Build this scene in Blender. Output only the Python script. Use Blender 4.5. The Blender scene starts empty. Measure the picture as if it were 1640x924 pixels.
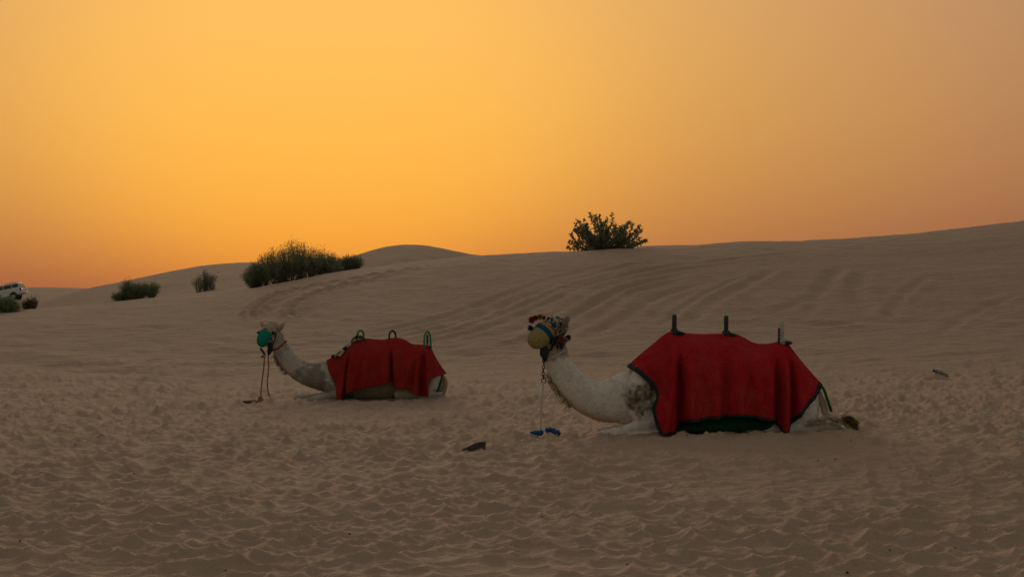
import bpy, bmesh, math, random
import numpy as np
from mathutils import Vector, Matrix
from mathutils.bvhtree import BVHTree

S = bpy.context.scene
COL = S.collection
R = math.radians
rng = np.random.default_rng(7)
random.seed(7)

# ------------------------------------------------------------------ camera
F = 2400.0          # focal length in photo pixels (1640 wide)
HOR = 500.0         # photo row of the level line
ZC = 1.61           # eye height
cam_d = bpy.data.cameras.new('camera')
cam = bpy.data.objects.new('camera', cam_d)
COL.objects.link(cam)
cam_d.sensor_width = 36.0
cam_d.lens = F / 1640 * 36.0
cam_d.shift_y = (HOR - 462.0) / 1640
cam_d.clip_start = 0.1
cam_d.clip_end = 9000
cam.location = (0, 0, ZC)
cam.rotation_euler = (R(90), 0, 0)
S.camera = cam

# ------------------------------------------------------------------ sky and sun (dusty dusk)
SUN_AZ = R(-7.18)      # negative = left of the view axis
SUN_EL = R(9.0)          # the veiled sun; dust pulls the glow lower
GLOW_EL = R(6.4)
W = bpy.data.worlds.new('World')
S.world = W
W.use_nodes = True
nt = W.node_tree
nt.nodes.clear()


def M(op, a, b=None, c=None, tree=nt, clamp=False):
    n = tree.nodes.new('ShaderNodeMath')
    n.operation = op
    n.use_clamp = clamp
    for i, v in enumerate((a, b, c)):
        if v is None:
            continue
        if isinstance(v, (int, float)):
            n.inputs[i].default_value = v
        else:
            tree.links.new(v, n.inputs[i])
    return n.outputs[0]


tc = nt.nodes.new('ShaderNodeTexCoord')
sep = nt.nodes.new('ShaderNodeSeparateXYZ')
nt.links.new(tc.outputs['Generated'], sep.inputs[0])
X, Y, Z = sep.outputs
sx, sy, sz = (math.sin(SUN_AZ) * math.cos(GLOW_EL), math.cos(SUN_AZ) * math.cos(GLOW_EL), math.sin(GLOW_EL))
cosq = M('ADD', M('ADD', M('MULTIPLY', X, sx), M('MULTIPLY', Y, sy)), M('MULTIPLY', Z, sz))
q2 = M('MULTIPLY', M('SUBTRACT', 1.0, cosq), 2.0)                     # ~ angle squared
glow = M('EXPONENT', M('MULTIPLY', q2, -1.0 / R(8.0) ** 2))
wide = M('EXPONENT', M('MULTIPLY', q2, -1.0 / R(31.06) ** 2))
el = M('MULTIPLY', M('ARCSINE', M('MAXIMUM', Z, 0.0)), 180 / math.pi)   # elevation in degrees
dim = M('SUBTRACT', 1.0, M('MULTIPLY', M('EXPONENT', M('MULTIPLY', el, -1 / 3.962)), 0.6877))    # thick dust on the horizon
red = M('MULTIPLY', M('ADD', M('ADD', M('MULTIPLY', glow, 0.909), M('MULTIPLY', wide, 0.743)), 0.15), dim)
red = M('DIVIDE', red, M('POWER', M('ADD', 1.0, M('POWER', red, 6.0)), 1 / 6.0))     # dust evens out the brightest part
gr = M('ADD', 0.2824, M('MULTIPLY', M('SUBTRACT', 1.0, M('EXPONENT', M('MULTIPLY', el, -1 / 4.682))), 0.2585))
grn = M('MULTIPLY', red, gr)
blu = M('ADD', M('ADD', 0.056, M('MULTIPLY', M('MINIMUM', el, 20.0), 0.0073)), M('MULTIPLY', red, -0.0325))
cmb = nt.nodes.new('ShaderNodeCombineColor')
for i, v in enumerate((red, grn, blu)):
    nt.links.new(v, cmb.inputs[i])
# overhead and behind the camera: the dull grey of a dusty sky
mr = nt.nodes.new('ShaderNodeMapRange')
mr.interpolation_type = 'SMOOTHSTEP'
mr.inputs['From Min'].default_value = 12
mr.inputs['From Max'].default_value = 55
nt.links.new(el, mr.inputs['Value'])
mx = nt.nodes.new('ShaderNodeMix')
mx.data_type = 'RGBA'
nt.links.new(mr.outputs[0], mx.inputs['Factor'])
nt.links.new(cmb.outputs[0], mx.inputs[6])
mx.inputs[7].default_value = (0.202, 0.195, 0.176, 1)
mb = nt.nodes.new('ShaderNodeMapRange')
mb.interpolation_type = 'SMOOTHSTEP'
mb.inputs['From Min'].default_value = 0.35
mb.inputs['From Max'].default_value = -0.5
nt.links.new(cosq, mb.inputs['Value'])
mx2 = nt.nodes.new('ShaderNodeMix')
mx2.data_type = 'RGBA'
nt.links.new(mb.outputs[0], mx2.inputs['Factor'])
nt.links.new(mx.outputs[2], mx2.inputs[6])
mx2.inputs[7].default_value = (0.208, 0.204, 0.183, 1)
sky = nt.nodes.new('ShaderNodeTexSky')
sky.sky_type = 'NISHITA'
sky.sun_disc = False
sky.sun_elevation = SUN_EL
sky.sun_rotation = SUN_AZ
sky.air_density = 1.0
sky.dust_density = 10.0
sky.ozone_density = 1.0
bg1 = nt.nodes.new('ShaderNodeBackground')
bg2 = nt.nodes.new('ShaderNodeBackground')
nt.links.new(sky.outputs[0], bg1.inputs[0])
bg1.inputs[1].default_value = 0.0005
nt.links.new(mx2.outputs[2], bg2.inputs[0])
bg2.inputs[1].default_value = 1.0
ads = nt.nodes.new('ShaderNodeAddShader')
out = nt.nodes.new('ShaderNodeOutputWorld')
nt.links.new(bg1.outputs[0], ads.inputs[0])
nt.links.new(bg2.outputs[0], ads.inputs[1])
nt.links.new(ads.outputs[0], out.inputs[0])

sun_d = bpy.data.lights.new('sun', 'SUN')
sun_d.energy = 1.2
sun_d.angle = R(24)
sun_d.color = (1.0, 0.80, 0.60)
sun = bpy.data.objects.new('sun', sun_d)
COL.objects.link(sun)
sun.rotation_euler = Vector((-math.sin(SUN_AZ) * math.cos(SUN_EL), -math.cos(SUN_AZ) * math.cos(SUN_EL), -math.sin(SUN_EL))).to_track_quat('-Z', 'Y').to_euler()
sun.location = (0, 0, 30)

S.view_settings.view_transform = 'Standard'
S.view_settings.look = 'None'
S.view_settings.gamma = 1
S.view_settings.exposure = 0
S.view_settings.use_curve_mapping = False


# ------------------------------------------------------------------ helpers
def tag(o, label=None, cat=None, group=None, kind=None):
    for k, v in (('label', label), ('category', cat), ('group', group), ('kind', kind)):
        if v:
            o[k] = v
    return o


def empty(name, loc=(0, 0, 0), rot=(0, 0, 0)):
    o = bpy.data.objects.new(name, None)
    o.empty_display_size = 0.1
    COL.objects.link(o)
    o.location = loc
    o.rotation_euler = rot
    return o


def mesh_np(name, v, f, smooth=True):
    """v (n,3) array; f array (m,3|4) or list of polygons"""
    me = bpy.data.meshes.new(name)
    if isinstance(f, np.ndarray):
        k = f.shape[1]
        me.vertices.add(len(v))
        me.vertices.foreach_set('co', np.asarray(v, np.float32).ravel())
        me.loops.add(f.size)
        me.loops.foreach_set('vertex_index', f.astype(np.int32).ravel())
        me.polygons.add(len(f))
        me.polygons.foreach_set('loop_start', np.arange(0, f.size, k, dtype=np.int32))
        me.polygons.foreach_set('loop_total', np.full(len(f), k, np.int32))
        me.update(calc_edges=True)
    else:
        me.from_pydata([tuple(p) for p in v], [], [tuple(p) for p in f])
    if smooth:
        me.polygons.foreach_set('use_smooth', np.ones(len(me.polygons), bool))
    me.update()
    return me


def obj(name, me, mat=None, parent=None, loc=(0, 0, 0)):
    o = bpy.data.objects.new(name, me)
    COL.objects.link(o)
    if mat:
        if len(me.materials) == 0:
            me.materials.append(mat)
    o.parent = parent
    o.location = loc
    return o


class Geo:
    """collects vertices and polygons of one part"""
    def __init__(s):
        s.v = []
        s.f = []

    def add(s, v, f):
        b = len(s.v)
        s.v += [tuple(map(float, p)) for p in v]
        s.f += [tuple(int(i) + b for i in p) for p in f]
        return s

    def box(s, c, d, rot=None, bev=0.0):
        bm = bmesh.new()
        bmesh.ops.create_cube(bm, size=1)
        for v in bm.verts:
            v.co = Vector((v.co.x * d[0], v.co.y * d[1], v.co.z * d[2]))
        if bev:
            bmesh.ops.bevel(bm, geom=bm.edges[:], offset=bev, segments=2, affect='EDGES', profile=0.6)
        mt = Matrix.Translation(c) @ (rot.to_4x4() if rot is not None else Matrix())
        bm.transform(mt)
        bm.verts.index_update()
        s.add([v.co for v in bm.verts], [[v.index for v in f.verts] for f in bm.faces])
        bm.free()
        return s

    def tube(s, pts, rad, n=8, closed=False, cap=True, sq=1.0):
        p = np.array(pts, float)
        m = len(p)
        if np.isscalar(rad):
            rad = [rad] * m
        if closed:
            t = np.roll(p, -1, 0) - np.roll(p, 1, 0)
        else:
            t = np.gradient(p, axis=0)
        t /= np.linalg.norm(t, axis=1)[:, None] + 1e-9
        ref = np.array((0, 0, 1.0)) if abs(t[0][2]) < 0.9 else np.array((0, 1.0, 0))
        nrm = np.cross(t[0], ref)
        nrm /= np.linalg.norm(nrm)
        V = []
        for i in range(m):
            nrm = nrm - t[i] * np.dot(nrm, t[i])
            nrm /= np.linalg.norm(nrm) + 1e-9
            b = np.cross(t[i], nrm)
            for k in range(n):
                a = 2 * math.pi * k / n
                V.append(p[i] + rad[i] * (math.cos(a) * nrm + sq * math.sin(a) * b))
        Fc = []
        for i in range(m if closed else m - 1):
            j = (i + 1) % m
            for k in range(n):
                l = (k + 1) % n
                Fc.append((i * n + k, i * n + l, j * n + l, j * n + k))
        if not closed and cap:
            Fc.append(tuple(range(n))[::-1])
            Fc.append(tuple((m - 1) * n + k for k in range(n)))
        return s.add(V, Fc)

    def ball(s, c, r, seg=10, rings=7, rot=None):
        r = (r, r, r) if np.isscalar(r) else r
        V = []
        for i in range(rings + 1):
            ph = math.pi * i / rings
            for k in range(seg):
                a = 2 * math.pi * k / seg
                p = Vector((r[0] * math.sin(ph) * math.cos(a), r[1] * math.sin(ph) * math.sin(a), r[2] * math.cos(ph)))
                if rot is not None:
                    p = rot @ p
                V.append(p + Vector(c))
        Fc = []
        for i in range(rings):
            for k in range(seg):
                l = (k + 1) % seg
                if i == 0:
                    Fc.append((k, (i + 1) * seg + k, (i + 1) * seg + l))
                elif i == rings - 1:
                    Fc.append((i * seg + k, (i + 1) * seg + k, i * seg + l))
                else:
                    Fc.append((i * seg + k, (i + 1) * seg + k, (i + 1) * seg + l, i * seg + l))
        b = len(s.v)
        s.add(V, Fc)
        return s

    def lathe(s, prof, mat4, n=28):
        """prof: list of (r, h); revolved about local z, transformed by mat4"""
        V = []
        for r, h in prof:
            for k in range(n):
                a = 2 * math.pi * k / n
                V.append(mat4 @ Vector((r * math.cos(a), r * math.sin(a), h)))
        Fc = []
        for i in range(len(prof) - 1):
            for k in range(n):
                l = (k + 1) % n
                Fc.append((i * n + k, i * n + l, (i + 1) * n + l, (i + 1) * n + k))
        return s.add(V, Fc)

    def loft(s, rings, n=26):
        """rings: (center, lateral vector, up vector, half lateral, half up, [top narrowing])"""
        V = []
        for c, L, N, a, b, nar in rings:
            c, L, N = np.array(c, float), np.array(L, float), np.array(N, float)
            for k in range(n):
                an = 2 * math.pi * k / n
                w = a * (1 - nar * 0.5 * (math.sin(an) + 1)) * math.cos(an)
                V.append(c + L * w + N * (b * math.sin(an)))
        m = len(rings)
        Fc = []
        for i in range(m - 1):
            for k in range(n):
                l = (k + 1) % n
                Fc.append((i * n + k, i * n + l, (i + 1) * n + l, (i + 1) * n + k))
        Fc.append(tuple(range(n))[::-1])
        Fc.append(tuple((m - 1) * n + k for k in range(n)))
        return s.add(V, Fc)

    def spine(s, pts, n=22, sub=5):
        """pts: (x, y, z, half lateral, half in-plane); smooth tube with elliptical rings and rounded ends"""
        p = np.array(pts, float)
        k = len(p)
        tt = np.arange(k)
        fine = np.linspace(0, k - 1, (k - 1) * sub + 1)
        q = np.array([catmull(p, t) for t in fine])
        c = q[:, :3]
        t = np.gradient(c, axis=0)
        t /= np.linalg.norm(t, axis=1)[:, None] + 1e-9
        rings = []
        m = len(q)
        # rounded ends
        for i in range(m):
            L = np.cross((0, 0, 1.0), t[i])
            if np.linalg.norm(L) < 0.15:
                L = np.array((0, 1.0, 0)) if not rings else rings[-1][1]
            L = L / np.linalg.norm(L)
            if rings and np.dot(L, rings[-1][1]) < 0:
                L = -L
            N = np.cross(t[i], L)
            rings.append((c[i], L, N, q[i, 3], q[i, 4], 0.0))
        c0, L0, N0, a0, b0, _ = rings[0]
        head = []
        for e in (0.97, 0.8, 0.5):
            sc = math.sqrt(1 - e * e)
            head.append((c0 - t[0] * b0 * 0.8 * e, L0, N0, a0 * sc, b0 * sc, 0.0))
        c1, L1, N1, a1, b1, _ = rings[-1]
        tail = []
        for e in (0.5, 0.8, 0.97):
            sc = math.sqrt(1 - e * e)
            tail.append((c1 + t[-1] * b1 * 0.8 * e, L1, N1, a1 * sc, b1 * sc, 0.0))
        return s.loft(head + rings + tail, n)

    def mesh(s, name, smooth=True):
        return mesh_np(name, s.v, s.f, smooth)

    def build(s, name, mat, parent=None, smooth=True, loc=(0, 0, 0)):
        return obj(name, s.mesh(name, smooth), mat, parent, loc)


def catmull(p, t):
    k = len(p)
    i = min(int(t), k - 2)
    f = t - i
    a = p[max(i - 1, 0)]
    b = p[i]
    c = p[i + 1]
    d = p[min(i + 2, k - 1)]
    return b + 0.5 * f * (c - a + f * (2 * a - 5 * b + 4 * c - d + f * (3 * (b - c) + d - a)))


def curve_pts(p, n):
    p = np.array(p, float)
    return np.array([catmull(p, t) for t in np.linspace(0, len(p) - 1, n)])


def arc_resample(p, n):
    p = np.array(p, float)
    d = np.r_[0, np.cumsum(np.linalg.norm(np.diff(p, axis=0), axis=1))]
    t = np.linspace(0, d[-1], n)
    return np.stack([np.interp(t, d, p[:, k]) for k in range(p.shape[1])], 1)


def fuse(geo, voxel, smooth_it=6, fac=0.5):
    """weld overlapping closed shapes into one continuous skin"""
    me = geo.mesh('tmp')
    o = bpy.data.objects.new('tmp', me)
    COL.objects.link(o)
    m = o.modifiers.new('r', 'REMESH')
    m.mode = 'VOXEL'
    m.voxel_size = voxel
    m.use_smooth_shade = True
    sm = o.modifiers.new('s', 'SMOOTH')
    sm.factor = fac
    sm.iterations = smooth_it
    dg = bpy.context.evaluated_depsgraph_get()
    dg.update()
    ne = bpy.data.meshes.new_from_object(o.evaluated_get(dg))
    bpy.data.objects.remove(o)
    bpy.data.meshes.remove(me)
    ne.polygons.foreach_set('use_smooth', np.ones(len(ne.polygons), bool))
    return ne


def coords(me):
    a = np.empty(len(me.vertices) * 3, np.float32)
    me.vertices.foreach_get('co', a)
    return a.reshape(-1, 3)


# ---- numpy noise
def hsh(ix, iy, seed):
    n = (ix.astype(np.int64) * 374761393 + iy.astype(np.int64) * 668265263 + seed * 1442695041) & 0xffffffff
    n = ((n ^ (n >> 13)) * 1274126177) & 0xffffffff
    n = n ^ (n >> 16)
    return (n & 0xffff) / 65535.0


def vnoise(x, y, seed=0):
    ix, iy = np.floor(x), np.floor(y)
    fx, fy = x - ix, y - iy
    fx = fx * fx * fx * (fx * (fx * 6 - 15) + 10)
    fy = fy * fy * fy * (fy * (fy * 6 - 15) + 10)
    a = hsh(ix, iy, seed)
    b = hsh(ix + 1, iy, seed)
    c = hsh(ix, iy + 1, seed)
    d = hsh(ix + 1, iy + 1, seed)
    return (a * (1 - fx) + b * fx) * (1 - fy) + (c * (1 - fx) + d * fx) * fy - 0.5


def fbm(x, y, seed=0, oct=3):
    r, a = 0, 1.0
    for o in range(oct):
        r = r + a * vnoise(x * 2 ** o + 17.3 * o, y * 2 ** o - 9.1 * o, seed + o)
        a *= 0.5
    return r


def bowls(x, y, seed):
    """hollows meeting in soft crests, as in trampled sand"""
    ix, iy = np.floor(x), np.floor(y)
    best = np.full(x.shape, 9.0)
    sec = np.full(x.shape, 9.0)
    for dx in (-1, 0, 1):
        for dy in (-1, 0, 1):
            cx, cy = ix + dx, iy + dy
            px = cx + 0.1 + 0.8 * hsh(cx, cy, seed)
            py = cy + 0.1 + 0.8 * hsh(cx, cy, seed + 5)
            d = (x - px) ** 2 + (y - py) ** 2
            sec = np.minimum(sec, np.maximum(best, d))
            best = np.minimum(best, d)
    k = 0.05
    h = np.clip(0.5 + 0.5 * (sec - best) / k, 0, 1)     # soften the crest a little
    return best * h + sec * (1 - h) - k * h * (1 - h)


# ---- materials
def new_mat(name, rough=0.9, spec=0.2):
    m = bpy.data.materials.new(name)
    m.use_nodes = True
    b = m.node_tree.nodes['Principled BSDF']
    b.inputs['Roughness'].default_value = rough
    b.inputs['Specular IOR Level'].default_value = spec
    return m, m.node_tree, b


def noise_mat(name, c1, c2, scale=20, rough=0.9, spec=0.2, bump=0.0, bscale=None, bdist=0.01, sheen=0.0, detail=4, lo=0.35, hi=0.65, stretch=None, dust=0.0):
    m, t, b = new_mat(name, rough, spec)
    tcn = t.nodes.new('ShaderNodeTexCoord')
    src = tcn.outputs['Object']
    if stretch:
        mp = t.nodes.new('ShaderNodeMapping')
        mp.inputs['Scale'].default_value = stretch
        t.links.new(src, mp.inputs[0])
        src = mp.outputs[0]
    n = t.nodes.new('ShaderNodeTexNoise')
    n.inputs['Scale'].default_value = scale
    n.inputs['Detail'].default_value = detail
    t.links.new(src, n.inputs['Vector'])
    r = t.nodes.new('ShaderNodeValToRGB')
    r.color_ramp.elements[0].position = lo
    r.color_ramp.elements[1].position = hi
    r.color_ramp.elements[0].color = (*c1, 1)
    r.color_ramp.elements[1].color = (*c2, 1)
    t.links.new(n.outputs[0], r.inputs[0])
    t.links.new(r.outputs[0], b.inputs['Base Color'])
    if bump:
        n2 = t.nodes.new('ShaderNodeTexNoise')
        n2.inputs['Scale'].default_value = bscale or scale * 3
        n2.inputs['Detail'].default_value = 3
        t.links.new(src, n2.inputs['Vector'])
        bp = t.nodes.new('ShaderNodeBump')
        bp.inputs['Strength'].default_value = bump
        bp.inputs['Distance'].default_value = bdist
        t.links.new(n2.outputs[0], bp.inputs['Height'])
        t.links.new(bp.outputs[0], b.inputs['Normal'])
    if dust:
        n3 = t.nodes.new('ShaderNodeTexNoise')
        n3.inputs['Scale'].default_value = 3.0
        n3.inputs['Detail'].default_value = 6
        n3.inputs['Roughness'].default_value = 0.7
        t.links.new(src, n3.inputs['Vector'])
        md = t.nodes.new('ShaderNodeMapRange')
        md.inputs['From Min'].default_value = 0.42
        md.inputs['From Max'].default_value = 0.75
        md.inputs['To Max'].default_value = dust
        t.links.new(n3.outputs[0], md.inputs['Value'])
        mm = t.nodes.new('ShaderNodeMix')
        mm.data_type = 'RGBA'
        t.links.new(md.outputs[0], mm.inputs['Factor'])
        t.links.new(r.outputs[0], mm.inputs[6])
        mm.inputs[7].default_value = (0.38, 0.20, 0.13, 1)
        t.links.new(mm.outputs[2], b.inputs['Base Color'])
    if sheen:
        b.inputs['Sheen Weight'].default_value = sheen
        b.inputs['Sheen Roughness'].default_value = 0.5
    return m


def sand_mat():
    m, t, b = new_mat('sand', 0.95, 0.12)
    tcn = t.nodes.new('ShaderNodeTexCoord')
    P = tcn.outputs['Object']

    def nz(scale, detail=4, stretch=None):
        src = P
        if stretch:
            mp = t.nodes.new('ShaderNodeMapping')
            mp.inputs['Scale'].default_value = stretch
            t.links.new(P, mp.inputs[0])
            src = mp.outputs[0]
        n = t.nodes.new('ShaderNodeTexNoise')
        n.inputs['Scale'].default_value = scale
        n.inputs['Detail'].default_value = detail
        t.links.new(src, n.inputs['Vector'])
        return n.outputs[0]
    big = nz(0.35, 3)
    mid = nz(5.0, 5)
    fine = nz(60.0, 3)
    r = t.nodes.new('ShaderNodeValToRGB')
    r.color_ramp.elements[0].position = 0.3
    r.color_ramp.elements[1].position = 0.7
    r.color_ramp.elements[0].color = (0.375, 0.272, 0.176, 1)
    r.color_ramp.elements[1].color = (0.455, 0.332, 0.218, 1)
    s = M('ADD', M('MULTIPLY', big, 0.35, tree=t), M('MULTIPLY', mid, 0.40, tree=t), tree=t)
    s = M('ADD', s, M('MULTIPLY', fine, 0.25, tree=t), tree=t)
    t.links.new(s, r.inputs[0])
    t.links.new(r.outputs[0], b.inputs['Base Color'])
    h = M('ADD', M('MULTIPLY', nz(9.0, 6), 0.8, tree=t), M('MULTIPLY', nz(45.0, 4), 0.35, tree=t), tree=t)
    # wind ripples, stronger on the untrampled dune slopes
    mpp = t.nodes.new('ShaderNodeMapping')
    mpp.inputs['Rotation'].default_value = (0, 0, R(-14))
    mpp.inputs['Scale'].default_value = (1.3, 3.4, 1.0)
    t.links.new(P, mpp.inputs[0])
    rn = t.nodes.new('ShaderNodeTexNoise')
    rn.inputs['Scale'].default_value = 1.0
    rn.inputs['Detail'].default_value = 4
    rn.inputs['Distortion'].default_value = 0.4
    t.links.new(mpp.outputs[0], rn.inputs['Vector'])
    sp_ = t.nodes.new('ShaderNodeSeparateXYZ')
    t.links.new(P, sp_.inputs[0])
    mk = t.nodes.new('ShaderNodeMapRange')
    mk.inputs['From Min'].default_value = 30
    mk.inputs['From Max'].default_value = 55
    mk.inputs['To Min'].default_value = 1.6
    mk.inputs['To Max'].default_value = 4.8
    t.links.new(sp_.outputs[1], mk.inputs['Value'])
    h = M('ADD', h, M('MULTIPLY', rn.outputs[0], mk.outputs[0], tree=t), tree=t)
    bp = t.nodes.new('ShaderNodeBump')
    bp.inputs['Strength'].default_value = 0.9
    bp.inputs['Distance'].default_value = 0.045
    t.links.new(h, bp.inputs['Height'])
    t.links.new(bp.outputs[0], b.inputs['Normal'])
    return m


MAT = {}
MAT['sand'] = sand_mat()
MAT['red_cloth'] = noise_mat('red_cloth', (0.33, 0.011, 0.015), (0.44, 0.016, 0.021), 30, 1.0, 0.05, 0.6, 110, 0.01, dust=0.15)
MAT['dull_red_cloth'] = noise_mat('dull_red_cloth', (0.245, 0.014, 0.013), (0.32, 0.020, 0.018), 30, 1.0, 0.05, 0.6, 110, 0.01, dust=0.10)
MAT['green_hem'] = noise_mat('green_hem', (0.016, 0.030, 0.024), (0.030, 0.048, 0.039), 25, 1.0, 0.05, 0.4, 120, 0.005)
MAT['green_pad'] = noise_mat('green_pad', (0.014, 0.055, 0.024), (0.026, 0.085, 0.038), 14, 1.0, 0.05, 0.4, 90, 0.006)
MAT['dark_wrap'] = noise_mat('dark_wrap', (0.020, 0.030, 0.024), (0.055, 0.070, 0.055), 60, 0.9, 0.2, 0.6, 120, 0.006)
MAT['green_wrap'] = noise_mat('green_wrap', (0.01, 0.16, 0.06), (0.03, 0.30, 0.12), 60, 0.8, 0.3, 0.6, 120, 0.006)
MAT['pale_wrap'] = noise_mat('pale_wrap', (0.30, 0.27, 0.22), (0.55, 0.50, 0.42), 50, 0.9, 0.2, 0.6, 120, 0.006)
MAT['blue_wrap'] = noise_mat('blue_wrap', (0.01, 0.02, 0.16), (0.03, 0.06, 0.30), 50, 0.9, 0.2, 0.6, 120, 0.006)
MAT['black_strap'] = noise_mat('black_strap', (0.012, 0.014, 0.012), (0.03, 0.03, 0.028), 40, 0.8, 0.3)
MAT['eye'] = new_mat('eye', 0.35, 0.4)[0]
MAT['eye'].node_tree.nodes['Principled BSDF'].inputs['Base Color'].default_value = (0.006, 0.004, 0.003, 1)
MAT['iron'] = noise_mat('iron', (0.03, 0.028, 0.026), (0.09, 0.075, 0.06), 80, 0.55, 0.5)
MAT['iron'].node_tree.nodes['Principled BSDF'].inputs['Metallic'].default_value = 0.7
MAT['white_rope'] = noise_mat('white_rope', (0.42, 0.38, 0.31), (0.66, 0.60, 0.50), 70, 0.95, 0.1, 0.6, 160, 0.004)
MAT['red_rope'] = noise_mat('red_rope', (0.26, 0.09, 0.045), (0.42, 0.17, 0.09), 70, 0.95, 0.1, 0.6, 160, 0.004)
MAT['blue_foam'] = noise_mat('blue_foam', (0.008, 0.055, 0.17), (0.018, 0.10, 0.28), 30, 0.7, 0.3, 0.4, 50, 0.006)
MAT['wood_dark'] = noise_mat('wood_dark', (0.055, 0.048, 0.044), (0.12, 0.10, 0.09), 18, 0.9, 0.15, 0.5, 60, 0.004)
MAT['dung'] = noise_mat('dung', (0.022, 0.017, 0.012), (0.06, 0.045, 0.03), 60, 0.95, 0.1)
MAT['basket_yellow'] = noise_mat('basket_yellow', (0.235, 0.195, 0.07), (0.37, 0.31, 0.12), 45, 0.9, 0.15, 0.6, 120, 0.006)
MAT['basket_blue'] = noise_mat('basket_blue', (0.007, 0.050, 0.115), (0.014, 0.085, 0.18), 45, 0.9, 0.15, 0.6, 120, 0.006)
MAT['basket_orange'] = noise_mat('basket_orange', (0.34, 0.16, 0.035), (0.50, 0.26, 0.06), 45, 0.9, 0.15, 0.6, 120, 0.006)
MAT['basket_green'] = noise_mat('basket_green', (0.005, 0.16, 0.105), (0.012, 0.26, 0.17), 45, 0.9, 0.15, 0.6, 120, 0.006)
BEADS = []
for nm, c in (('white', (0.42, 0.38, 0.32)), ('black', (0.020, 0.024, 0.020)), ('red', (0.20, 0.030, 0.03)), ('green', (0.025, 0.085, 0.045)), ('ochre', (0.30, 0.20, 0.07)), ('grey', (0.19, 0.18, 0.15))):
    BEADS.append(noise_mat('bead_' + nm, tuple(k * 0.8 for k in c), tuple(k * 1.15 for k in c), 60, 0.7, 0.3))
MAT['pom_red'] = noise_mat('pom_red', (0.26, 0.025, 0.015), (0.42, 0.06, 0.03), 60, 1.0, 0.05)


def leaf_mat(name, c1, c2, scale=1.5, trans=0.25):
    m, t, b = new_mat(name, 0.7, 0.25)
    g = t.nodes.new('ShaderNodeNewGeometry')
    r = t.nodes.new('ShaderNodeValToRGB')
    r.color_ramp.elements[0].color = (*c1, 1)
    r.color_ramp.elements[1].color = (*c2, 1)
    t.links.new(g.outputs['Random Per Island'], r.inputs[0])
    t.links.new(r.outputs[0], b.inputs['Base Color'])
    tr = t.nodes.new('ShaderNodeBsdfTranslucent')
    t.links.new(r.outputs[0], tr.inputs['Color'])
    ms = t.nodes.new('ShaderNodeMixShader')
    ms.inputs[0].default_value = trans
    o = t.nodes['Material Output']
    t.links.new(b.outputs[0], ms.inputs[1])
    t.links.new(tr.outputs[0], ms.inputs[2])
    t.links.new(ms.outputs[0], o.inputs[0])
    return m


MAT['needle'] = leaf_mat('needle_foliage', (0.13, 0.175, 0.085), (0.26, 0.29, 0.16), trans=0.4)
MAT['needle_pale'] = leaf_mat('pale_needle_foliage', (0.14, 0.16, 0.09), (0.26, 0.27, 0.16), trans=0.4)
MAT['dry'] = leaf_mat('dry_twigs', (0.075, 0.055, 0.038), (0.15, 0.115, 0.08), trans=0.1)
MAT['broad'] = leaf_mat('broad_leaf', (0.14, 0.18, 0.09), (0.30, 0.32, 0.20), trans=0.4)
MAT['bark'] = noise_mat('bark', (0.10, 0.075, 0.05), (0.19, 0.15, 0.11), 12, 0.95, 0.1)
MAT['dead_wood'] = noise_mat('dead_wood', (0.30, 0.26, 0.20), (0.42, 0.37, 0.30), 12, 0.95, 0.1)


# ------------------------------------------------------------------ terrain
UG = np.arange(-3000, 4700, 4.0)


def line(pts, blur=24):
    xs, ys = zip(*pts)
    y = np.interp(UG, xs, ys)
    k = np.exp(-0.5 * (np.arange(-90, 91) * 4.0 / blur) ** 2)
    k /= k.sum()
    y = np.convolve(np.pad(y, 90, 'edge'), k, 'valid')
    return lambda u: np.interp(u, UG, y)


L_Vc = line([(-1500, 505), (-400, 503), (0, 498), (100, 491), (200, 481), (320, 470), (400, 462), (450, 454), (520, 440), (590, 431), (660, 423), (740, 413), (830, 409.5), (905, 405), (1010, 401.5), (1090, 396), (1200, 390.5), (1300, 388.5), (1400, 383), (1500, 375), (1640, 360), (1900, 335), (2600, 330), (4000, 380)], 22)
L_Dc = line([(-1500, 80), (0, 72), (200, 80), (400, 82), (600, 86), (900, 86), (1200, 92), (1640, 96), (3000, 100)], 120)
L_Df = line([(-1500, 36), (0, 38), (400, 40), (820, 42), (1200, 40), (1640, 38), (3000, 36)], 160)
L_back = line([(-1500, 1.2), (0, 1.35), (150, 1.9), (260, 2.5), (330, 2.95), (400, 2.9), (480, 2.9), (600, 3.4), (800, 3.6), (1100, 3.9), (1640, 4.4), (3000, 4)], 40)


def smax(a, b, k):
    h = np.clip(0.5 + 0.5 * (a - b) / k, 0, 1)
    return b * (1 - h) + a * h + k * h * (1 - h)


def sstep(a, b, x):
    t = np.clip((x - a) / (b - a), 0, 1)
    return t * t * (3 - 2 * t)


DUNES = []   # (row line, distance, front slope, back slope)
DUNES.append((line([(-200, 760), (-100, 600), (0, 505), (90, 476), (140, 462), (200, 450.5), (262, 437), (330, 425), (392, 420), (430, 423), (520, 428), (640, 440), (800, 480), (900, 560), (1000, 760)], 12), 128.0, 0.085, 0.10))
DUNES.append((line([(330, 760), (430, 480), (520, 428), (560, 413), (590, 403), (620, 395.5), (650, 392.5), (680, 393.5), (715, 400), (750, 407), (800, 413), (900, 430), (1000, 470), (1150, 760)], 9), 122.0, 0.16, 0.15))
DUNES.append((line([(-1500, 440), (-300, 452), (-60, 459), (60, 460.5), (100, 460.5), (160, 463), (300, 470), (900, 480), (1200, 490)], 16), 205.0, 0.062, 0.10))
DUNES.append((line([(700, 760), (880, 440), (1000, 400), (1030, 394.5), (1090, 393), (1120, 394), (1180, 398), (1300, 430), (1450, 760)], 8), 125.0, 0.12, 0.12))


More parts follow.
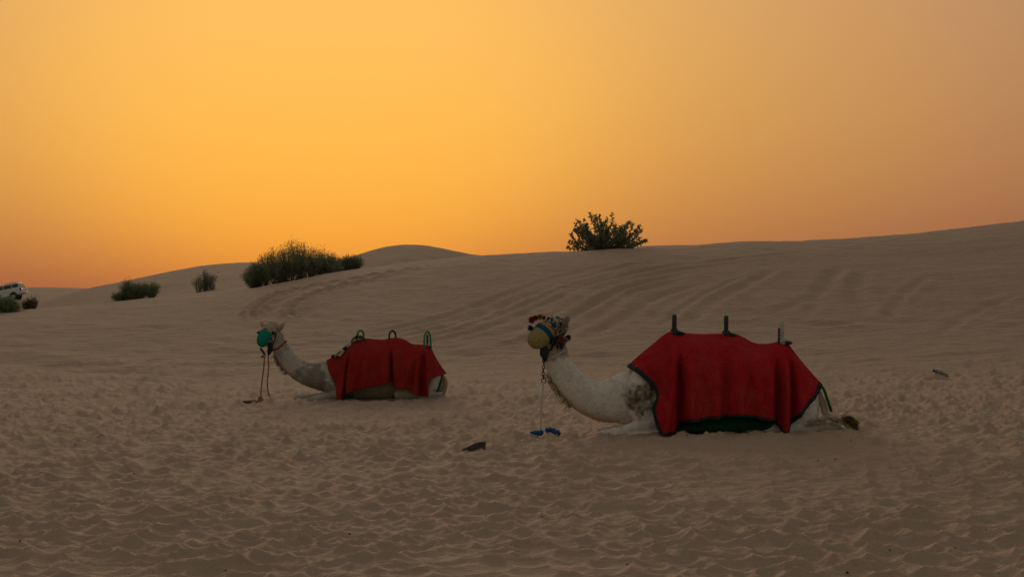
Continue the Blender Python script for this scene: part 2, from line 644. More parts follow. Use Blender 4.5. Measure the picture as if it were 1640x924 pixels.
def ground(x, y):
    """smooth large-scale height of the desert"""
    x = np.asarray(x, float)
    y = np.asarray(y, float)
    r = np.hypot(x, y) + 1e-6
    th = np.arctan2(x, y)
    tc_ = np.clip(th, -0.75, 0.75)
    u = 820 + F * np.tan(tc_)
    D = r * np.cos(np.minimum(np.abs(th), 0.75))
    pl = 0.014 * (x - 3.05) - 0.0086 * (y - 20.3)
    zf = 0.35 * np.tanh(pl / 0.35) + 0.05 * fbm(x / 9, y / 9, 40, 2)
    Dc, Df = L_Dc(u), L_Df(u)
    zc = ZC + (HOR - L_Vc(u)) * Dc / F
    s = np.clip((D - Df) / (Dc - Df), 0, 1)
    p = 0.55 * (s * s * (3 - 2 * s)) + 0.45 * s ** 1.7 * (1 - 0.42 * s ** 3) / 0.58 * 1.0
    z = zf * (1 - s) + zc * np.minimum(p, 1.0) ** 1.0
    zb = L_back(u)
    a = sstep(0, 1, (D - Dc) / 26.0)
    z = np.where(D > Dc, zc + (zb - zc) * a, z)
    for row, d0, sf, sb in DUNES:
        zt = ZC + (HOR - row(u)) * d0 / F
        e = D - d0
        k = 5.0
        hgt = zt - np.where(e < 0, sf * (np.sqrt(e * e + k * k) - k), sb * (np.sqrt(e * e + k * k) - k))
        z = smax(z, hgt, 0.35)
    far = sstep(230, 420, D)
    z = z * (1 - far) + (-2.0 + 1.5 * fbm(x / 150, y / 150, 60, 3)) * far
    return z


def row_of(u, D):
    x = (u - 820) / F * D
    return HOR - (ground(x, D) - ZC) * F / D


def at(u, v, dmin=6.0, dmax=230.0):
    """where the photo's pixel (u, v) meets the ground"""
    D = np.arange(dmin, dmax, 0.1)
    uu = np.full_like(D, u)
    rows = row_of(uu, D)
    i = np.argmax(rows <= v)
    if rows[i] > v:
        i = np.argmin(rows)
    d = D[i]
    x = (u - 820) / F * d
    return float(x), float(d), float(ground(np.array([x]), np.array([d]))[0])


FLAT = []   # (x, y, rx, ry): resting places where the sand is pressed smooth

# resting animals
RC = ((1180 - 820) / F * 20.3, 20.3)
LC = ((590 - 820) / F * 30.8, 30.8)
FLAT.append((RC[0] - 0.15, RC[1], 1.9, 0.5))
FLAT.append((LC[0] - 0.1, LC[1], 1.9, 0.5))

TRACKS = [
    # (polyline in photo pixels, groove width m, depth m, scalloped)
    ([(417, 516), (404, 502), (416, 487), (448, 470), (500, 457), (560, 446), (640, 433), (720, 421)], 0.19, 0.15, 1),
    ([(432, 512), (428, 498), (450, 481), (486, 468)], 0.24, 0.09, 0),
    ([(486, 514), (466, 500), (474, 485), (503, 470), (534, 460), (590, 447), (665, 434)], 0.19, 0.14, 1),
    ([(505, 512), (492, 498), (506, 480)], 0.24, 0.08, 0),
    ([(560, 540), (700, 512), (800, 476), (885, 446), (1000, 418)], 0.24, 0.07, 0),
    ([(600, 549), (720, 523), (820, 484), (905, 453), (1005, 425), (1100, 409)], 0.24, 0.08, 0),
    ([(640, 560), (760, 532), (855, 494), (945, 456), (1060, 428), (1160, 413)], 0.27, 0.1, 0),
    ([(690, 566), (800, 537), (885, 503), (970, 463), (1080, 434), (1200, 419)], 0.27, 0.1, 0),
    ([(760, 566), (850, 537), (915, 503), (990, 466), (1090, 440)], 0.27, 0.09, 0),
    ([(820, 562), (900, 523), (955, 486), (1020, 458), (1110, 437)], 0.27, 0.1, 0),
    ([(880, 548), (955, 508), (1005, 473), (1095, 446)], 0.27, 0.09, 0),
    ([(940, 540), (1000, 508), (1050, 478), (1130, 452)], 0.27, 0.08, 0),
    ([(1100, 520), (1140, 485), (1200, 452), (1250, 425)], 0.3, 0.08, 0),
    ([(1185, 470), (1215, 492), (1260, 512), (1330, 520), (1400, 512)], 0.36, 0.1, 0),
    ([(1290, 505), (1312, 468), (1345, 425)], 0.33, 0.08, 0),
    ([(1390, 510), (1370, 470), (1385, 430)], 0.33, 0.07, 0),
    ([(1250, 500), (1290, 478), (1330, 470), (1420, 462)], 0.3, 0.06, 0),
    ([(-60, 566), (60, 582), (160, 594), (300, 602), (480, 600), (600, 590)], 0.9, 0.07, 0),
    ([(180, 606), (330, 594), (460, 580), (540, 572)], 0.24, 0.05, 0),
    ([(1120, 600), (1300, 588), (1500, 570), (1660, 562)], 0.21, 0.05, 0),
    ([(1240, 612), (1450, 592), (1660, 585)], 0.21, 0.05, 0),
    ([(880, 470), (1000, 440), (1150, 418), (1300, 402)], 0.3, 0.06, 0),
    ([(580, 544), (712, 517), (812, 480), (895, 449), (1002, 421)], 0.25, 0.06, 0),
    ([(620, 554), (742, 527), (838, 489), (926, 454), (1040, 424)], 0.25, 0.07, 0),
    ([(665, 563), (780, 535), (870, 498), (958, 460), (1070, 431)], 0.25, 0.07, 0),
    ([(725, 566), (825, 537), (902, 503), (980, 465), (1085, 437)], 0.25, 0.07, 0),
    ([(790, 564), (876, 530), (935, 494), (1003, 462), (1100, 439)], 0.25, 0.07, 0),
    ([(850, 555), (926, 516), (980, 480), (1060, 451)], 0.25, 0.06, 0),
    ([(1050, 530), (1095, 492), (1160, 456), (1225, 432)], 0.18, 0.06, 0),
    ([(1420, 520), (1440, 480), (1490, 440)], 0.24, 0.05, 0),
    ([(1500, 540), (1560, 500), (1640, 470)], 0.24, 0.05, 0),
]


def detail(x, y):
    """trampled sand, wind streaks and wheel marks on top of ground()"""
    r = np.hypot(x, y) + 1e-6
    th = np.arctan2(x, y)
    D = r * np.cos(np.minimum(np.abs(th), 0.75))
    wx = x + 0.12 * fbm(x * 1.7, y * 1.7, 3, 2)
    wy = y + 0.12 * fbm(x * 1.7, y * 1.7, 9, 2)
    near = 1 - sstep(26, 56, D + 4 * fbm(x / 6, y / 6, 12, 2))
    amp = (0.7 + 0.7 * np.clip(fbm(x / 2.2, y / 2.2, 21, 2) + 0.5, 0, 1))
    h = 0.084 * (bowls(wx / 0.245, wy / 0.275, 1) - 0.2) * amp
    h += 0.042 * (bowls(wx / 0.135 + 7, wy / 0.155, 2) - 0.2) * np.clip(fbm(x / 1.3, y / 1.3, 33, 2) + 0.75, 0, 1)
    h += 0.025 * fbm(x / 1.6, y / 1.6, 50, 3)
    z = h * near * (1 + 0.9 * sstep(13, 32, D))
    mid = sstep(20, 36, D) * (1 - sstep(48, 70, D))
    z += mid * (0.08 * fbm(x / 1.6, y / 1.1, 70, 3) + 0.06 * (bowls(x / 0.9, y / 0.8, 4) - 0.25))
    far = sstep(40, 60, D) * (1 - sstep(100, 150, D))
    z += far * (0.05 * fbm(x / 1.0 + y * 0.25, y / 1.5, 80, 3) + 0.07 * fbm(x / 4.5, y / 6.0, 90, 2))
    for fx, fy, rx, ry in FLAT:
        e = ((x - fx) / rx) ** 2 + ((y - fy) / ry) ** 2
        k = np.exp(-e ** 2 * 0.8)
        z = z * (1 - 0.9 * k) + 0.045 * np.exp(-((np.sqrt(e) - 1.0) / 0.16) ** 2) * (0.6 + 1.2 * fbm(x / 0.5, y / 0.5, 44, 2))
    return z


def build_ground():
    th_f = np.linspace(-0.44, 0.44, 1250)
        # even rest of the circle
    th_s = np.linspace(0.44, 2 * math.pi - 0.44, 120)[1:-1]
    th = np.r_[th_f, th_s]
    d1 = 1.0 / np.linspace(1 / 6.5, 1 / 46.0, 470)
    rr = np.r_[np.array([0.02, 0.6, 1.2, 2, 3, 4, 5, 5.8]), d1, np.linspace(46, 108, 230)[1:], np.linspace(108, 235, 85)[1:], 235 * np.exp(np.linspace(0, math.log(4500 / 235), 26))[1:]]
    TT, RR = np.meshgrid(th, rr)
    x = RR * np.sin(TT)
    y = RR * np.cos(TT)
    z = ground(x, y)
    front = np.abs(np.arctan2(x, y)) < 0.5
    z += detail(x, y)
    # wheel marks
    for pl, w, a, scal in TRACKS:
        pts = []
        p = arc_resample(curve_pts(pl, 40), 34)
        for u, v in p:
            q = at(u, v, 20, 118)
            pts.append(q)
        pts = np.array(pts)
        keep = [0]
        for i in range(1, len(pts)):
            if np.hypot(*(pts[i, :2] - pts[keep[-1], :2])) < 9.0:
                keep.append(i)
        pts = pts[keep]
        x0, x1 = pts[:, 0].min() - 2, pts[:, 0].max() + 2
        y0, y1 = pts[:, 1].min() - 2, pts[:, 1].max() + 2
        sel = np.where(((x > x0) & (x < x1) & (y > y0) & (y < y1) & front))
        X_, Y_ = x[sel], y[sel]
        best = np.full(X_.shape, 99.0)
        along = np.zeros(X_.shape)
        acc = 0
        tot = np.hypot(*np.diff(pts[:, :2], axis=0).T).sum()
        for i in range(len(pts) - 1):
            ax, ay = pts[i, :2]
            bx, by = pts[i + 1, :2]
            L = math.hypot(bx - ax, by - ay) + 1e-6
            tt = np.clip(((X_ - ax) * (bx - ax) + (Y_ - ay) * (by - ay)) / L ** 2, 0, 1)
            d = np.hypot(X_ - ax - tt * (bx - ax), Y_ - ay - tt * (by - ay))
            m = d < best
            best[m] = d[m]
            along[m] = acc + tt[m] * L
            acc += L
        fade = sstep(0, 0.18 * tot, along) * sstep(0, 0.18 * tot, tot - along)
        g = -a * np.exp(-(best / w) ** 2) + 0.55 * a * np.exp(-((best - 1.9 * w) / w) ** 2)
        if scal:
            g *= 0.65 + 0.5 * np.sin(along * 2 * math.pi / 1.1)
        g *= 0.7 + 0.6 * vnoise(along / 1.7, best * 0 + w * 10, 5)
        z[sel] += (1.8 if scal else 1.2) * g * fade
    nr, nc = z.shape
    V = np.stack([x, y, z], -1).reshape(-1, 3)
    i = np.arange(nr - 1)[:, None] * nc
    j = np.arange(nc)[None, :]
    jn = (j + 1) % nc
    Fq = np.stack([i + j, i + jn, i + nc + jn, i + nc + j], -1).reshape(-1, 4)
    # orientation: theta grows clockwise seen from above
    V = np.r_[V, [[0, 0, float(ground(np.array([0.0]), np.array([0.01]))[0])]]]
    c = len(V) - 1
    me = mesh_np('sand_ground', V, Fq[:, ::-1])
    # fan at the centre
    jj = np.arange(nc)
    bm_v = np.stack([np.full(nc, c), jj, (jj + 1) % nc, (jj + 1) % nc], -1)
    return me, z[:, :], rr, th


gme, GZ, GR, GT = build_ground()
g_o = obj('sand_ground', gme, MAT['sand'])
tag(g_o, 'rolling brown desert sand with footprints and wheel tracks', 'ground', kind='structure')


def gz(x, y):
    """height of the sand as built"""
    r = math.hypot(x, y)
    t = math.atan2(x, y)
    i = min(max(int(np.searchsorted(GR, r)), 1), len(GR) - 1)
    j = min(max(int(np.searchsorted(GT[:1250], t)), 1), 1249)
    fr = (r - GR[i - 1]) / (GR[i] - GR[i - 1])
    fj = (t - GT[j - 1]) / (GT[j] - GT[j - 1])
    fj = min(max(fj, 0), 1)
    return float((GZ[i - 1, j - 1] * (1 - fj) + GZ[i - 1, j] * fj) * (1 - fr) + (GZ[i, j - 1] * (1 - fj) + GZ[i, j] * fj) * fr)


# ------------------------------------------------------------------ shrubs
def blades(base, direc, length, width, rs):
    """thin kite-shaped leaves: arrays base (n,3), direc (n,3), length (n), width (n)"""
    n = len(base)
    d = direc / (np.linalg.norm(direc, axis=1)[:, None] + 1e-9)
    a = np.cross(d, rs.normal(size=(n, 3)))
    a /= np.linalg.norm(a, axis=1)[:, None] + 1e-9
    nn = np.cross(d, a)
    v0 = base
    v1 = base + d * (length * 0.45)[:, None] + a * (width * 0.5)[:, None] + nn * (width * 0.12)[:, None]
    v2 = base + d * length[:, None]
    v3 = base + d * (length * 0.45)[:, None] - a * (width * 0.5)[:, None] + nn * (width * 0.12)[:, None]
    V = np.stack([v0, v1, v2, v3], 1).reshape(-1, 3)
    Fq = np.arange(4 * n).reshape(n, 4)
    return V, Fq


def needle_shrub(label, clumps, D, seed, mat='needle', depth=1.0, blade=(0.11, 0.22), bw=(0.016, 0.03), per=26, stems=46, group=None, name='desert_shrub', twig=0.5, droop=0.0):
    """clumps: (u, base row, top row, half width px)"""
    rs = np.random.default_rng(seed)
    sc = F / D
    u0 = np.mean([c[0] for c in clumps])
    x0 = (u0 - 820) / F * D
    root = empty(name, (x0, D, gz(x0, D)))
    tag(root, label, 'shrub', group)
    B, DR = [], []
    st = Geo()
    for (u, vb, vt, hw) in clumps:
        cx = (u - 820) / sc - x0
        H = (vb - vt) / sc
        hwm = hw / sc
        for k in range(stems):
            by = rs.uniform(-depth, depth) * 0.45
            bx = cx + rs.uniform(-1, 1) * hwm * 0.3
            bz = gz(x0 + bx, D + by) - root.location.z - 0.05
            a = rs.uniform(0, 2 * math.pi)
            rad = math.sqrt(rs.uniform(0, 1))
            tx = cx + hwm * rad * math.cos(a) * 1.0
            ty = by + depth * 0.75 * rad * math.sin(a)
            top = H * (1 - 0.45 * rad ** 2.6) * rs.uniform(0.78, 1.06)
            p0 = np.array((bx, by, bz))
            p2 = np.array((tx, ty, bz + top))
            p1 = (p0 + p2) / 2 + np.array(((tx - bx) * 0.18, (ty - by) * 0.18, 0.10 * H))
            ts = np.linspace(0, 1, 7)
            cur = np.array([(1 - t) ** 2 * p0 + 2 * t * (1 - t) * p1 + t * t * p2 for t in ts])
            if k < stems * twig:
                st.tube(cur, np.linspace(0.022, 0.006, 7), n=4, cap=False)
            m = per
            t = rs.uniform(0.12, 1.0, m) ** 0.8
            base = np.stack([np.interp(t, ts, cur[:, i]) for i in range(3)], 1)
            base += rs.normal(size=(m, 3)) * 0.05 * (1 + H * 0.4)
            tan = cur[-1] - cur[0]
            tan /= np.linalg.norm(tan) + 1e-6
            dr = tan[None, :] * 0.6 + rs.normal(size=(m, 3)) * 0.85 + np.array((0, 0, 0.25 - droop))
            B.append(base)
            DR.append(dr)
    B = np.concatenate(B)
    DR = np.concatenate(DR)
    n = len(B)
    V, Fq = blades(B, DR, rs.uniform(*blade, n), rs.uniform(*bw, n), rs)
    obj('foliage', mesh_np('foliage', V, Fq, False), MAT[mat], root)
    st.build('stems', MAT['bark'], root)
    return root


needle_shrub('largest feathery green shrub, on the dune crest left of centre',
             [(408, 459, 420, 20), (424, 459, 404, 22), (442, 456, 398, 22), (468, 450, 384, 27), (482, 447, 387, 22), (512, 441, 396, 22), (528, 437, 402, 18), (455, 452, 394, 30), (408, 456, 412, 14), (538, 434, 414, 12), (496, 444, 400, 26)],
             84.0, 11, depth=1.9, stems=52, per=58, blade=(0.09, 0.18), bw=(0.018, 0.032))
needle_shrub('small dense round green shrub just right of the largest shrub',
             [(558, 433, 405, 16), (570, 431, 407, 13), (549, 434, 409, 9)], 86.0, 12, depth=0.8, stems=70, per=30)
needle_shrub('loose grey-green shrub standing alone left of the largest shrub',
             [(319, 466, 441, 13), (341, 464, 438, 14), (330, 465, 434, 16), (330, 465, 428, 5)], 92.0, 13, mat='needle_pale', depth=0.9, stems=26, per=22)
needle_shrub('low dense dark green shrub on the bare left slope, flat-topped',
             [(206, 481, 447, 13), (224, 480, 452, 15), (242, 478, 451, 13), (192, 482, 468, 9), (215, 481, 456, 16)], 80.0, 14, depth=0.9, stems=66, per=30)
needle_shrub('dark green shrub cut by the left edge, in front of the white car',
             [(-4, 499, 473, 16), (11, 498, 474, 14), (-22, 500, 473, 16), (20, 497, 481, 8)], 71.0, 15, depth=0.8, stems=60, per=30)
needle_shrub('small dry brown twiggy shrub right of the white car',
             [(45, 492, 474, 8), (53, 491, 470, 8), (41, 492, 478, 6)], 74.0, 16, mat='dry', depth=0.4, stems=40, per=14, blade=(0.12, 0.25), bw=(0.008, 0.016))

# bleached dead branches between the two green shrubs
dx, dy = (543 - 820) / F * 84.5, 83.6
dw = Geo()
z0 = gz(dx, dy)
for a in ((-0.35, 0.0, 0.02, 0.15, 0.1, 0.45), (-0.3, 0.1, 0.02, 0.35, 0.0, 0.12), (0.0, 0, 0.28, 0.28, -0.1, 0.50), (0.05, 0, 0.25, 0.4, 0.1, 0.2)):
    p = curve_pts([a[:3], ((a[0] + a[3]) / 2 + 0.05, (a[1] + a[4]) / 2, (a[2] + a[5]) / 2 + 0.06), a[3:]], 7)
    dw.tube(p, np.linspace(0.035, 0.014, 7), 6)
tag(dw.build('dead_branch', MAT['dead_wood'], None, loc=(dx, dy, z0)), 'pale bleached dead branch on the sand between two green shrubs', 'branch')


def broadleaf_bush():
    D = 85.5
    sc = F / D
    x0 = (966 - 820) / sc
    root = empty('broadleaf_bush', (x0, D, gz(x0, D)))
    tag(root, 'broad-leaved bush silhouetted on the skyline above the right camel', 'bush')
    rs = np.random.default_rng(5)
    tips = [(912, 391), (915, 378), (918, 372), (921, 358), (921, 364), (935, 354), (945, 351), (951, 352), (960, 348), (969, 359), (979, 346), (990, 360), (1001, 362), (1009, 358), (1012, 362), (1020, 372), (1030, 370), (1028, 384), (1031, 389), (1000, 375), (985, 372), (972, 370), (955, 368), (945, 372), (935, 376), (930, 388), (922, 398), (940, 392), (955, 385), (975, 385), (992, 388), (1008, 385), (1012, 396), (1018, 380), (980, 394), (960, 396), (948, 400), (995, 398), (928, 368), (1000, 368), (940, 362), (963, 360), (952, 378), (968, 378), (984, 380), (1000, 382), (936, 384), (944, 386), (978, 362), (988, 368)]
    st, B, DR = Geo(), [], []
    for i, (u, v) in enumerate(tips):
        for rep_ in range(2):
            ty = rs.uniform(-1, 1) * 1.5
            j = rs.normal(size=2) * (0 if rep_ == 0 else 0.20) - np.array((0, 0.12 * rep_))
            tip = np.array(((u - 966) / sc + j[0], ty, (405 - v) / sc + j[1]))
            b0 = np.array((rs.uniform(-0.6, 0.6) + tip[0] * 0.2, ty * 0.3, -0.1))
            if tip[2] < 0.15:
                tip[2] = 0.15
            mid = b0 * 0.55 + tip * 0.45 + np.array((tip[0] * 0.12, ty * 0.1, 0.12 * abs(tip[2])))
            cur = curve_pts([b0, mid, tip], 9)
            st.tube(cur, np.linspace(0.035, 0.010, 9), 5, cap=False)
            m = 52
            t = rs.uniform(0.36, 1.0, m)
            ts = np.linspace(0, 1, 9)
            base = np.stack([np.interp(t, ts, cur[:, k]) for k in range(3)], 1)
            tan = cur[-1] - cur[-3]
            tan /= np.linalg.norm(tan)
            dr = rs.normal(size=(m, 3))
            dr = dr - np.outer(dr @ tan, tan) * 0.5
            dr = dr / np.linalg.norm(dr, axis=1)[:, None] + tan[None, :] * 0.35
            B.append(base)
            DR.append(dr)
    B = np.concatenate(B)
    DR = np.concatenate(DR)
    n = len(B)
    V, Fq = blades(B, DR, rs.uniform(0.11, 0.21, n), rs.uniform(0.07, 0.12, n), rs)
    obj('foliage', mesh_np('foliage', V, Fq, False), MAT['broad'], root)
    st.build('branches', MAT['bark'], root)


broadleaf_bush()


# ------------------------------------------------------------------ white off-road car, far left
def build_car():
    m_paint, t, b = new_mat('white_paint', 0.6, 0.3)
    b.inputs['Base Color'].default_value = (0.62, 0.62, 0.60, 1)
    m_glass, t, b = new_mat('car_glass', 0.06, 0.6)
    b.inputs['Base Color'].default_value = (0.02, 0.025, 0.025, 1)
    m_black, t, b = new_mat('black_plastic', 0.7, 0.3)
    b.inputs['Base Color'].default_value = (0.02, 0.02, 0.02, 1)
    m_tyre, t, b = new_mat('tyre_rubber', 0.9, 0.2)
    b.inputs['Base Color'].default_value = (0.025, 0.025, 0.025, 1)
    m_rim, t, b = new_mat('alloy', 0.4, 0.5)
    b.inputs['Base Color'].default_value = (0.30, 0.30, 0.29, 1)
    b.inputs['Metallic'].default_value = 0.6
    m_red, t, b = new_mat('red_lens', 0.2, 0.5)
    b.inputs['Base Color'].default_value = (0.30, 0.012, 0.010, 1)
    D = 168.0
    # the rear wheel stands at (26, 481)
    xr = (27 - 820) / F * D
    zr = gz(xr, D)
    root = empty('off_road_car', (xr, D, zr), (0, R(-11), 0))
    tag(root, 'white off-road car seen from the side, nose down, cut by the left edge', 'car')
    # side outline (x forward is -x; rear axle at 0)
    low = [(0.98, 0.62), (1.02, 0.95), (0.96, 1.16), (0.3, 1.18), (-1.2, 1.16), (-2.2, 1.14), (-3.3, 1.06), (-3.62, 0.92), (-3.7, 0.55), (-3.45, 0.42)]
    arch_f = [(-2.85 + 0.48 * math.cos(a), 0.40 + 0.48 * math.sin(a)) for a in np.linspace(math.pi - 0.1, 0.1, 9)]
    arch_r = [(0.48 * math.cos(a), 0.40 + 0.48 * math.sin(a)) for a in np.linspace(math.pi - 0.1, 0.1, 9)]
    outline = low + arch_f + [(-2.25, 0.42), (-0.6, 0.42)] + arch_r + [(0.62, 0.50)]
    bm = bmesh.new()
    vs = [bm.verts.new((x, -0.95, z)) for x, z in outline]
    f = bm.faces.new(vs)
    ex = bmesh.ops.extrude_face_region(bm, geom=[f])
    for v in ex['geom']:
        if isinstance(v, bmesh.types.BMVert):
            v.co.y = 0.95
    bmesh.ops.recalc_face_normals(bm, faces=bm.faces)
    bmesh.ops.triangulate(bm, faces=[f_ for f_ in bm.faces if len(f_.verts) > 4])
    me = bpy.data.meshes.new('body')
    bm.to_mesh(me)
    bm.free()
    body = obj('body', me, m_paint, root)
    bv = body.modifiers.new('b', 'BEVEL')
    bv.width = 0.04
    bv.segments = 2
    bv.limit_method = 'ANGLE'
    bv.angle_limit = R(50)
    # cabin with tumblehome
    g = Geo()
    ring = lambda z, x0, x1, w: [(x0, -w, z), (x1, -w, z), (x1, w, z), (x0, w, z)]
    secs = [ring(1.15, -2.25, 0.95, 0.92), ring(1.30, -2.1, 0.93, 0.90), ring(1.74, -1.45, 0.78, 0.78), ring(1.84, -1.2, 0.66, 0.70), ring(1.88, -0.9, 0.45, 0.55)]
    V = [p for s_ in secs for p in s_]
    Fc = [(0, 3, 2, 1), (16, 17, 18, 19)]
    for i in range(4):
        for k in range(4):
            l = (k + 1) % 4
            Fc.append((i * 4 + k, i * 4 + l, i * 4 + 4 + l, i * 4 + 4 + k))
    g.add(V, Fc).build('cabin', m_paint, root, smooth=False)
    for sgn in (-1, 1):
        def pane(xa, xb, za, zb):
            wy = lambda z: sgn * (0.90 - (z - 1.30) * (0.12 / 0.44) + 0.012)
            sl = lambda x, z, fr: x
            q = [(xa[0], wy(za), za), (xb[0], wy(za), za), (xb[1], wy(zb), zb), (xa[1], wy(zb), zb)]
            q2 = [(x, y - sgn * 0.02, z) for x, y, z in q]
            g2 = Geo().add(q + q2, [(0, 1, 2, 3)[::-sgn], (4, 5, 6, 7)[::sgn], (0, 1, 5, 4), (1, 2, 6, 5), (2, 3, 7, 6), (3, 0, 4, 7)])
            g2.build('window', m_glass, root, smooth=False)
        pane((0.02, 0.02), (0.74, 0.66), 1.32, 1.70)
        pane((-0.98, -0.92), (-0.06, -0.06), 1.30, 1.71)
        pane((-1.92, -1.40), (-1.06, -1.0), 1.29, 1.71)
        Geo().box((0.93, sgn * 0.87, 1.02), (0.22, 0.22, 0.28), bev=0.02).build('tail_light', m_red, root)
        for hx in (-0.9, -0.02):
            Geo().box((hx - 0.85, sgn * 0.965, 1.02), (0.20, 0.03, 0.035), bev=0.01).build('door_handle', m_black, root)
        Geo().box((-1.85, sgn * 1.02, 1.28), (0.12, 0.20, 0.16), bev=0.03).build('mirror', m_paint, root)
        Geo().box((-1.42, sgn * 0.93, 0.40), (1.7, 0.14, 0.05), bev=0.015).build('side_step', m_black, root)
        Geo().box((-3.62, sgn * 0.70, 0.90), (0.12, 0.34, 0.16), bev=0.03).build('headlight', m_rim, root)
        for wx in (0.0, -2.85):
            mt = Matrix.Translation((wx, sgn * 0.80, 0.39)) @ Matrix.Rotation(sgn * -math.pi / 2, 4, 'X')
            ty = Geo().lathe([(0.24, -0.13), (0.36, -0.13), (0.39, -0.08), (0.39, 0.08), (0.36, 0.13), (0.24, 0.13)], mt, 28).build('wheel', m_tyre, root)
            Geo().lathe([(0.25, -0.10), (0.25, 0.09), (0.20, 0.10), (0.19, 0.06), (0.07, 0.07), (0.05, 0.10), (0.001, 0.10)], mt, 24).build('rim', m_rim, ty)
    Geo().box((1.02, 0, 0.66), (0.22, 1.86, 0.24), bev=0.05).build('rear_bumper', m_paint, root)
    Geo().box((-3.66, 0, 0.56), (0.2, 1.84, 0.26), bev=0.06).build('front_bumper', m_paint, root)
    Geo().add([(0.965, -0.72, 1.28), (0.965, 0.72, 1.28), (0.83, 0.64, 1.70), (0.83, -0.64, 1.70)], [(0, 1, 2, 3)]).build('rear_window', m_glass, root, smooth=False)
    Geo().add([(-2.17, -0.80, 1.27), (-2.17, 0.80, 1.27), (-1.47, 0.68, 1.72), (-1.47, -0.68, 1.72)], [(3, 2, 1, 0)]).build('windscreen', m_glass, root, smooth=False)
    for sgn in (-1, 1):
        Geo().tube([(0.5, sgn * 0.62, 1.86), (0.4, sgn * 0.62, 1.92), (-0.7, sgn * 0.62, 1.92), (-0.8, sgn * 0.62, 1.86)], 0.02, 6).build('roof_rail', m_black, root)


build_car()


# ------------------------------------------------------------------ camels
def coat_mat():
    m, t, b = new_mat('camel_coat', 0.95, 0.1)
    a = t.nodes.new('ShaderNodeAttribute')
    a.attribute_name = 'coat'
    tcn = t.nodes.new('ShaderNodeTexCoord')
    n = t.nodes.new('ShaderNodeTexNoise')
    n.inputs['Scale'].default_value = 16
    n.inputs['Detail'].default_value = 6
    t.links.new(tcn.outputs['Object'], n.inputs['Vector'])
    mr_ = t.nodes.new('ShaderNodeMapRange')
    mr_.inputs['From Min'].default_value = 0.3
    mr_.inputs['From Max'].default_value = 0.7
    mr_.inputs['To Min'].default_value = 0.9
    mr_.inputs['To Max'].default_value = 1.06
    t.links.new(n.outputs[0], mr_.inputs['Value'])
    mx_ = t.nodes.new('ShaderNodeVectorMath')
    mx_.operation = 'SCALE'
    t.links.new(a.outputs['Color'], mx_.inputs[0])
    t.links.new(mr_.outputs[0], mx_.inputs['Scale'])
    t.links.new(mx_.outputs[0], b.inputs['Base Color'])
    n2 = t.nodes.new('ShaderNodeTexNoise')
    n2.inputs['Scale'].default_value = 70
    n2.inputs['Detail'].default_value = 4
    t.links.new(tcn.outputs['Object'], n2.inputs['Vector'])
    bp = t.nodes.new('ShaderNodeBump')
    bp.inputs['Strength'].default_value = 0.5
    bp.inputs['Distance'].default_value = 0.012
    t.links.new(n2.outputs[0], bp.inputs['Height'])
    t.links.new(bp.outputs[0], b.inputs['Normal'])
    b.inputs['Sheen Weight'].default_value = 0.15
    return m


MAT['coat'] = coat_mat()
MAT['tail_hair'] = leaf_mat('tail_hair', (0.03, 0.022, 0.016), (0.30, 0.17, 0.07), trans=0.1)
MAT['hock_hair'] = leaf_mat('hock_hair', (0.30, 0.24, 0.16), (0.60, 0.52, 0.40), trans=0.1)
MAT['throat_hair'] = leaf_mat('throat_hair', (0.20, 0.15, 0.09), (0.36, 0.29, 0.19), trans=0.2)


class Frame:
    """maps photo pixels to one animal's own axes (x along the picture, z up, metres)"""
    def __init__(s, u0, v0, D):
        s.u0, s.v0, s.sc = u0, v0, F / D

    def __call__(s, u, v, y=0.0):
        return ((u - s.u0) / s.sc, y, (s.v0 - v) / s.sc)

    def sp(s, pts):
        return [(*s(u, v, y), a, b) for (u, v, y, a, b) in pts]


def set_coat(me, fn):
    co = coords(me)
    c = fn(co)
    at_ = me.color_attributes.new('coat', 'FLOAT_COLOR', 'POINT')
    at_.data.foreach_set('color', np.c_[c, np.ones(len(c))].astype(np.float32).ravel())


def mixc(a, b, k):
    return a * (1 - k[:, None]) + np.array(b)[None, :] * k[:, None]


def fur(me, n, length, rs, keep=None, lean=(0.5, 0, -0.35)):
    """short hairs all over a skin; hair takes the coat colour at its root"""
    co = coords(me)
    tri = np.array([p.vertices[:3] for p in me.polygons])
    nr = np.empty(len(me.polygons) * 3, np.float32)
    me.polygons.foreach_get('normal', nr)
    nr = nr.reshape(-1, 3)
    ar = np.empty(len(me.polygons), np.float32)
    me.polygons.foreach_get('area', ar)
    pick = rs.choice(len(tri), n, p=ar / ar.sum())
    w = rs.dirichlet((1, 1, 1), n)
    base = (co[tri[pick]] * w[:, :, None]).sum(1)
    nn = nr[pick]
    if keep is not None:
        k = keep(base)
        base, nn, pick = base[k], nn[k], pick[k]
    d = nn * 0.8 + np.array(lean)[None, :] + rs.normal(size=nn.shape) * 0.25
    m = len(base)
    V, Fq = blades(base - nn * 0.004, d, rs.uniform(0.6, 1.3, m) * length, rs.uniform(0.006, 0.011, m), rs)
    fm = mesh_np('coat_hair', V, Fq, False)
    col = np.empty(len(me.vertices) * 4, np.float32)
    me.color_attributes['coat'].data.foreach_get('color', col)
    col = col.reshape(-1, 4)[tri[pick, 0]]
    at_ = fm.color_attributes.new('coat', 'FLOAT_COLOR', 'POINT')
    at_.data.foreach_set('color', np.repeat(col, 4, axis=0).ravel())
    return fm


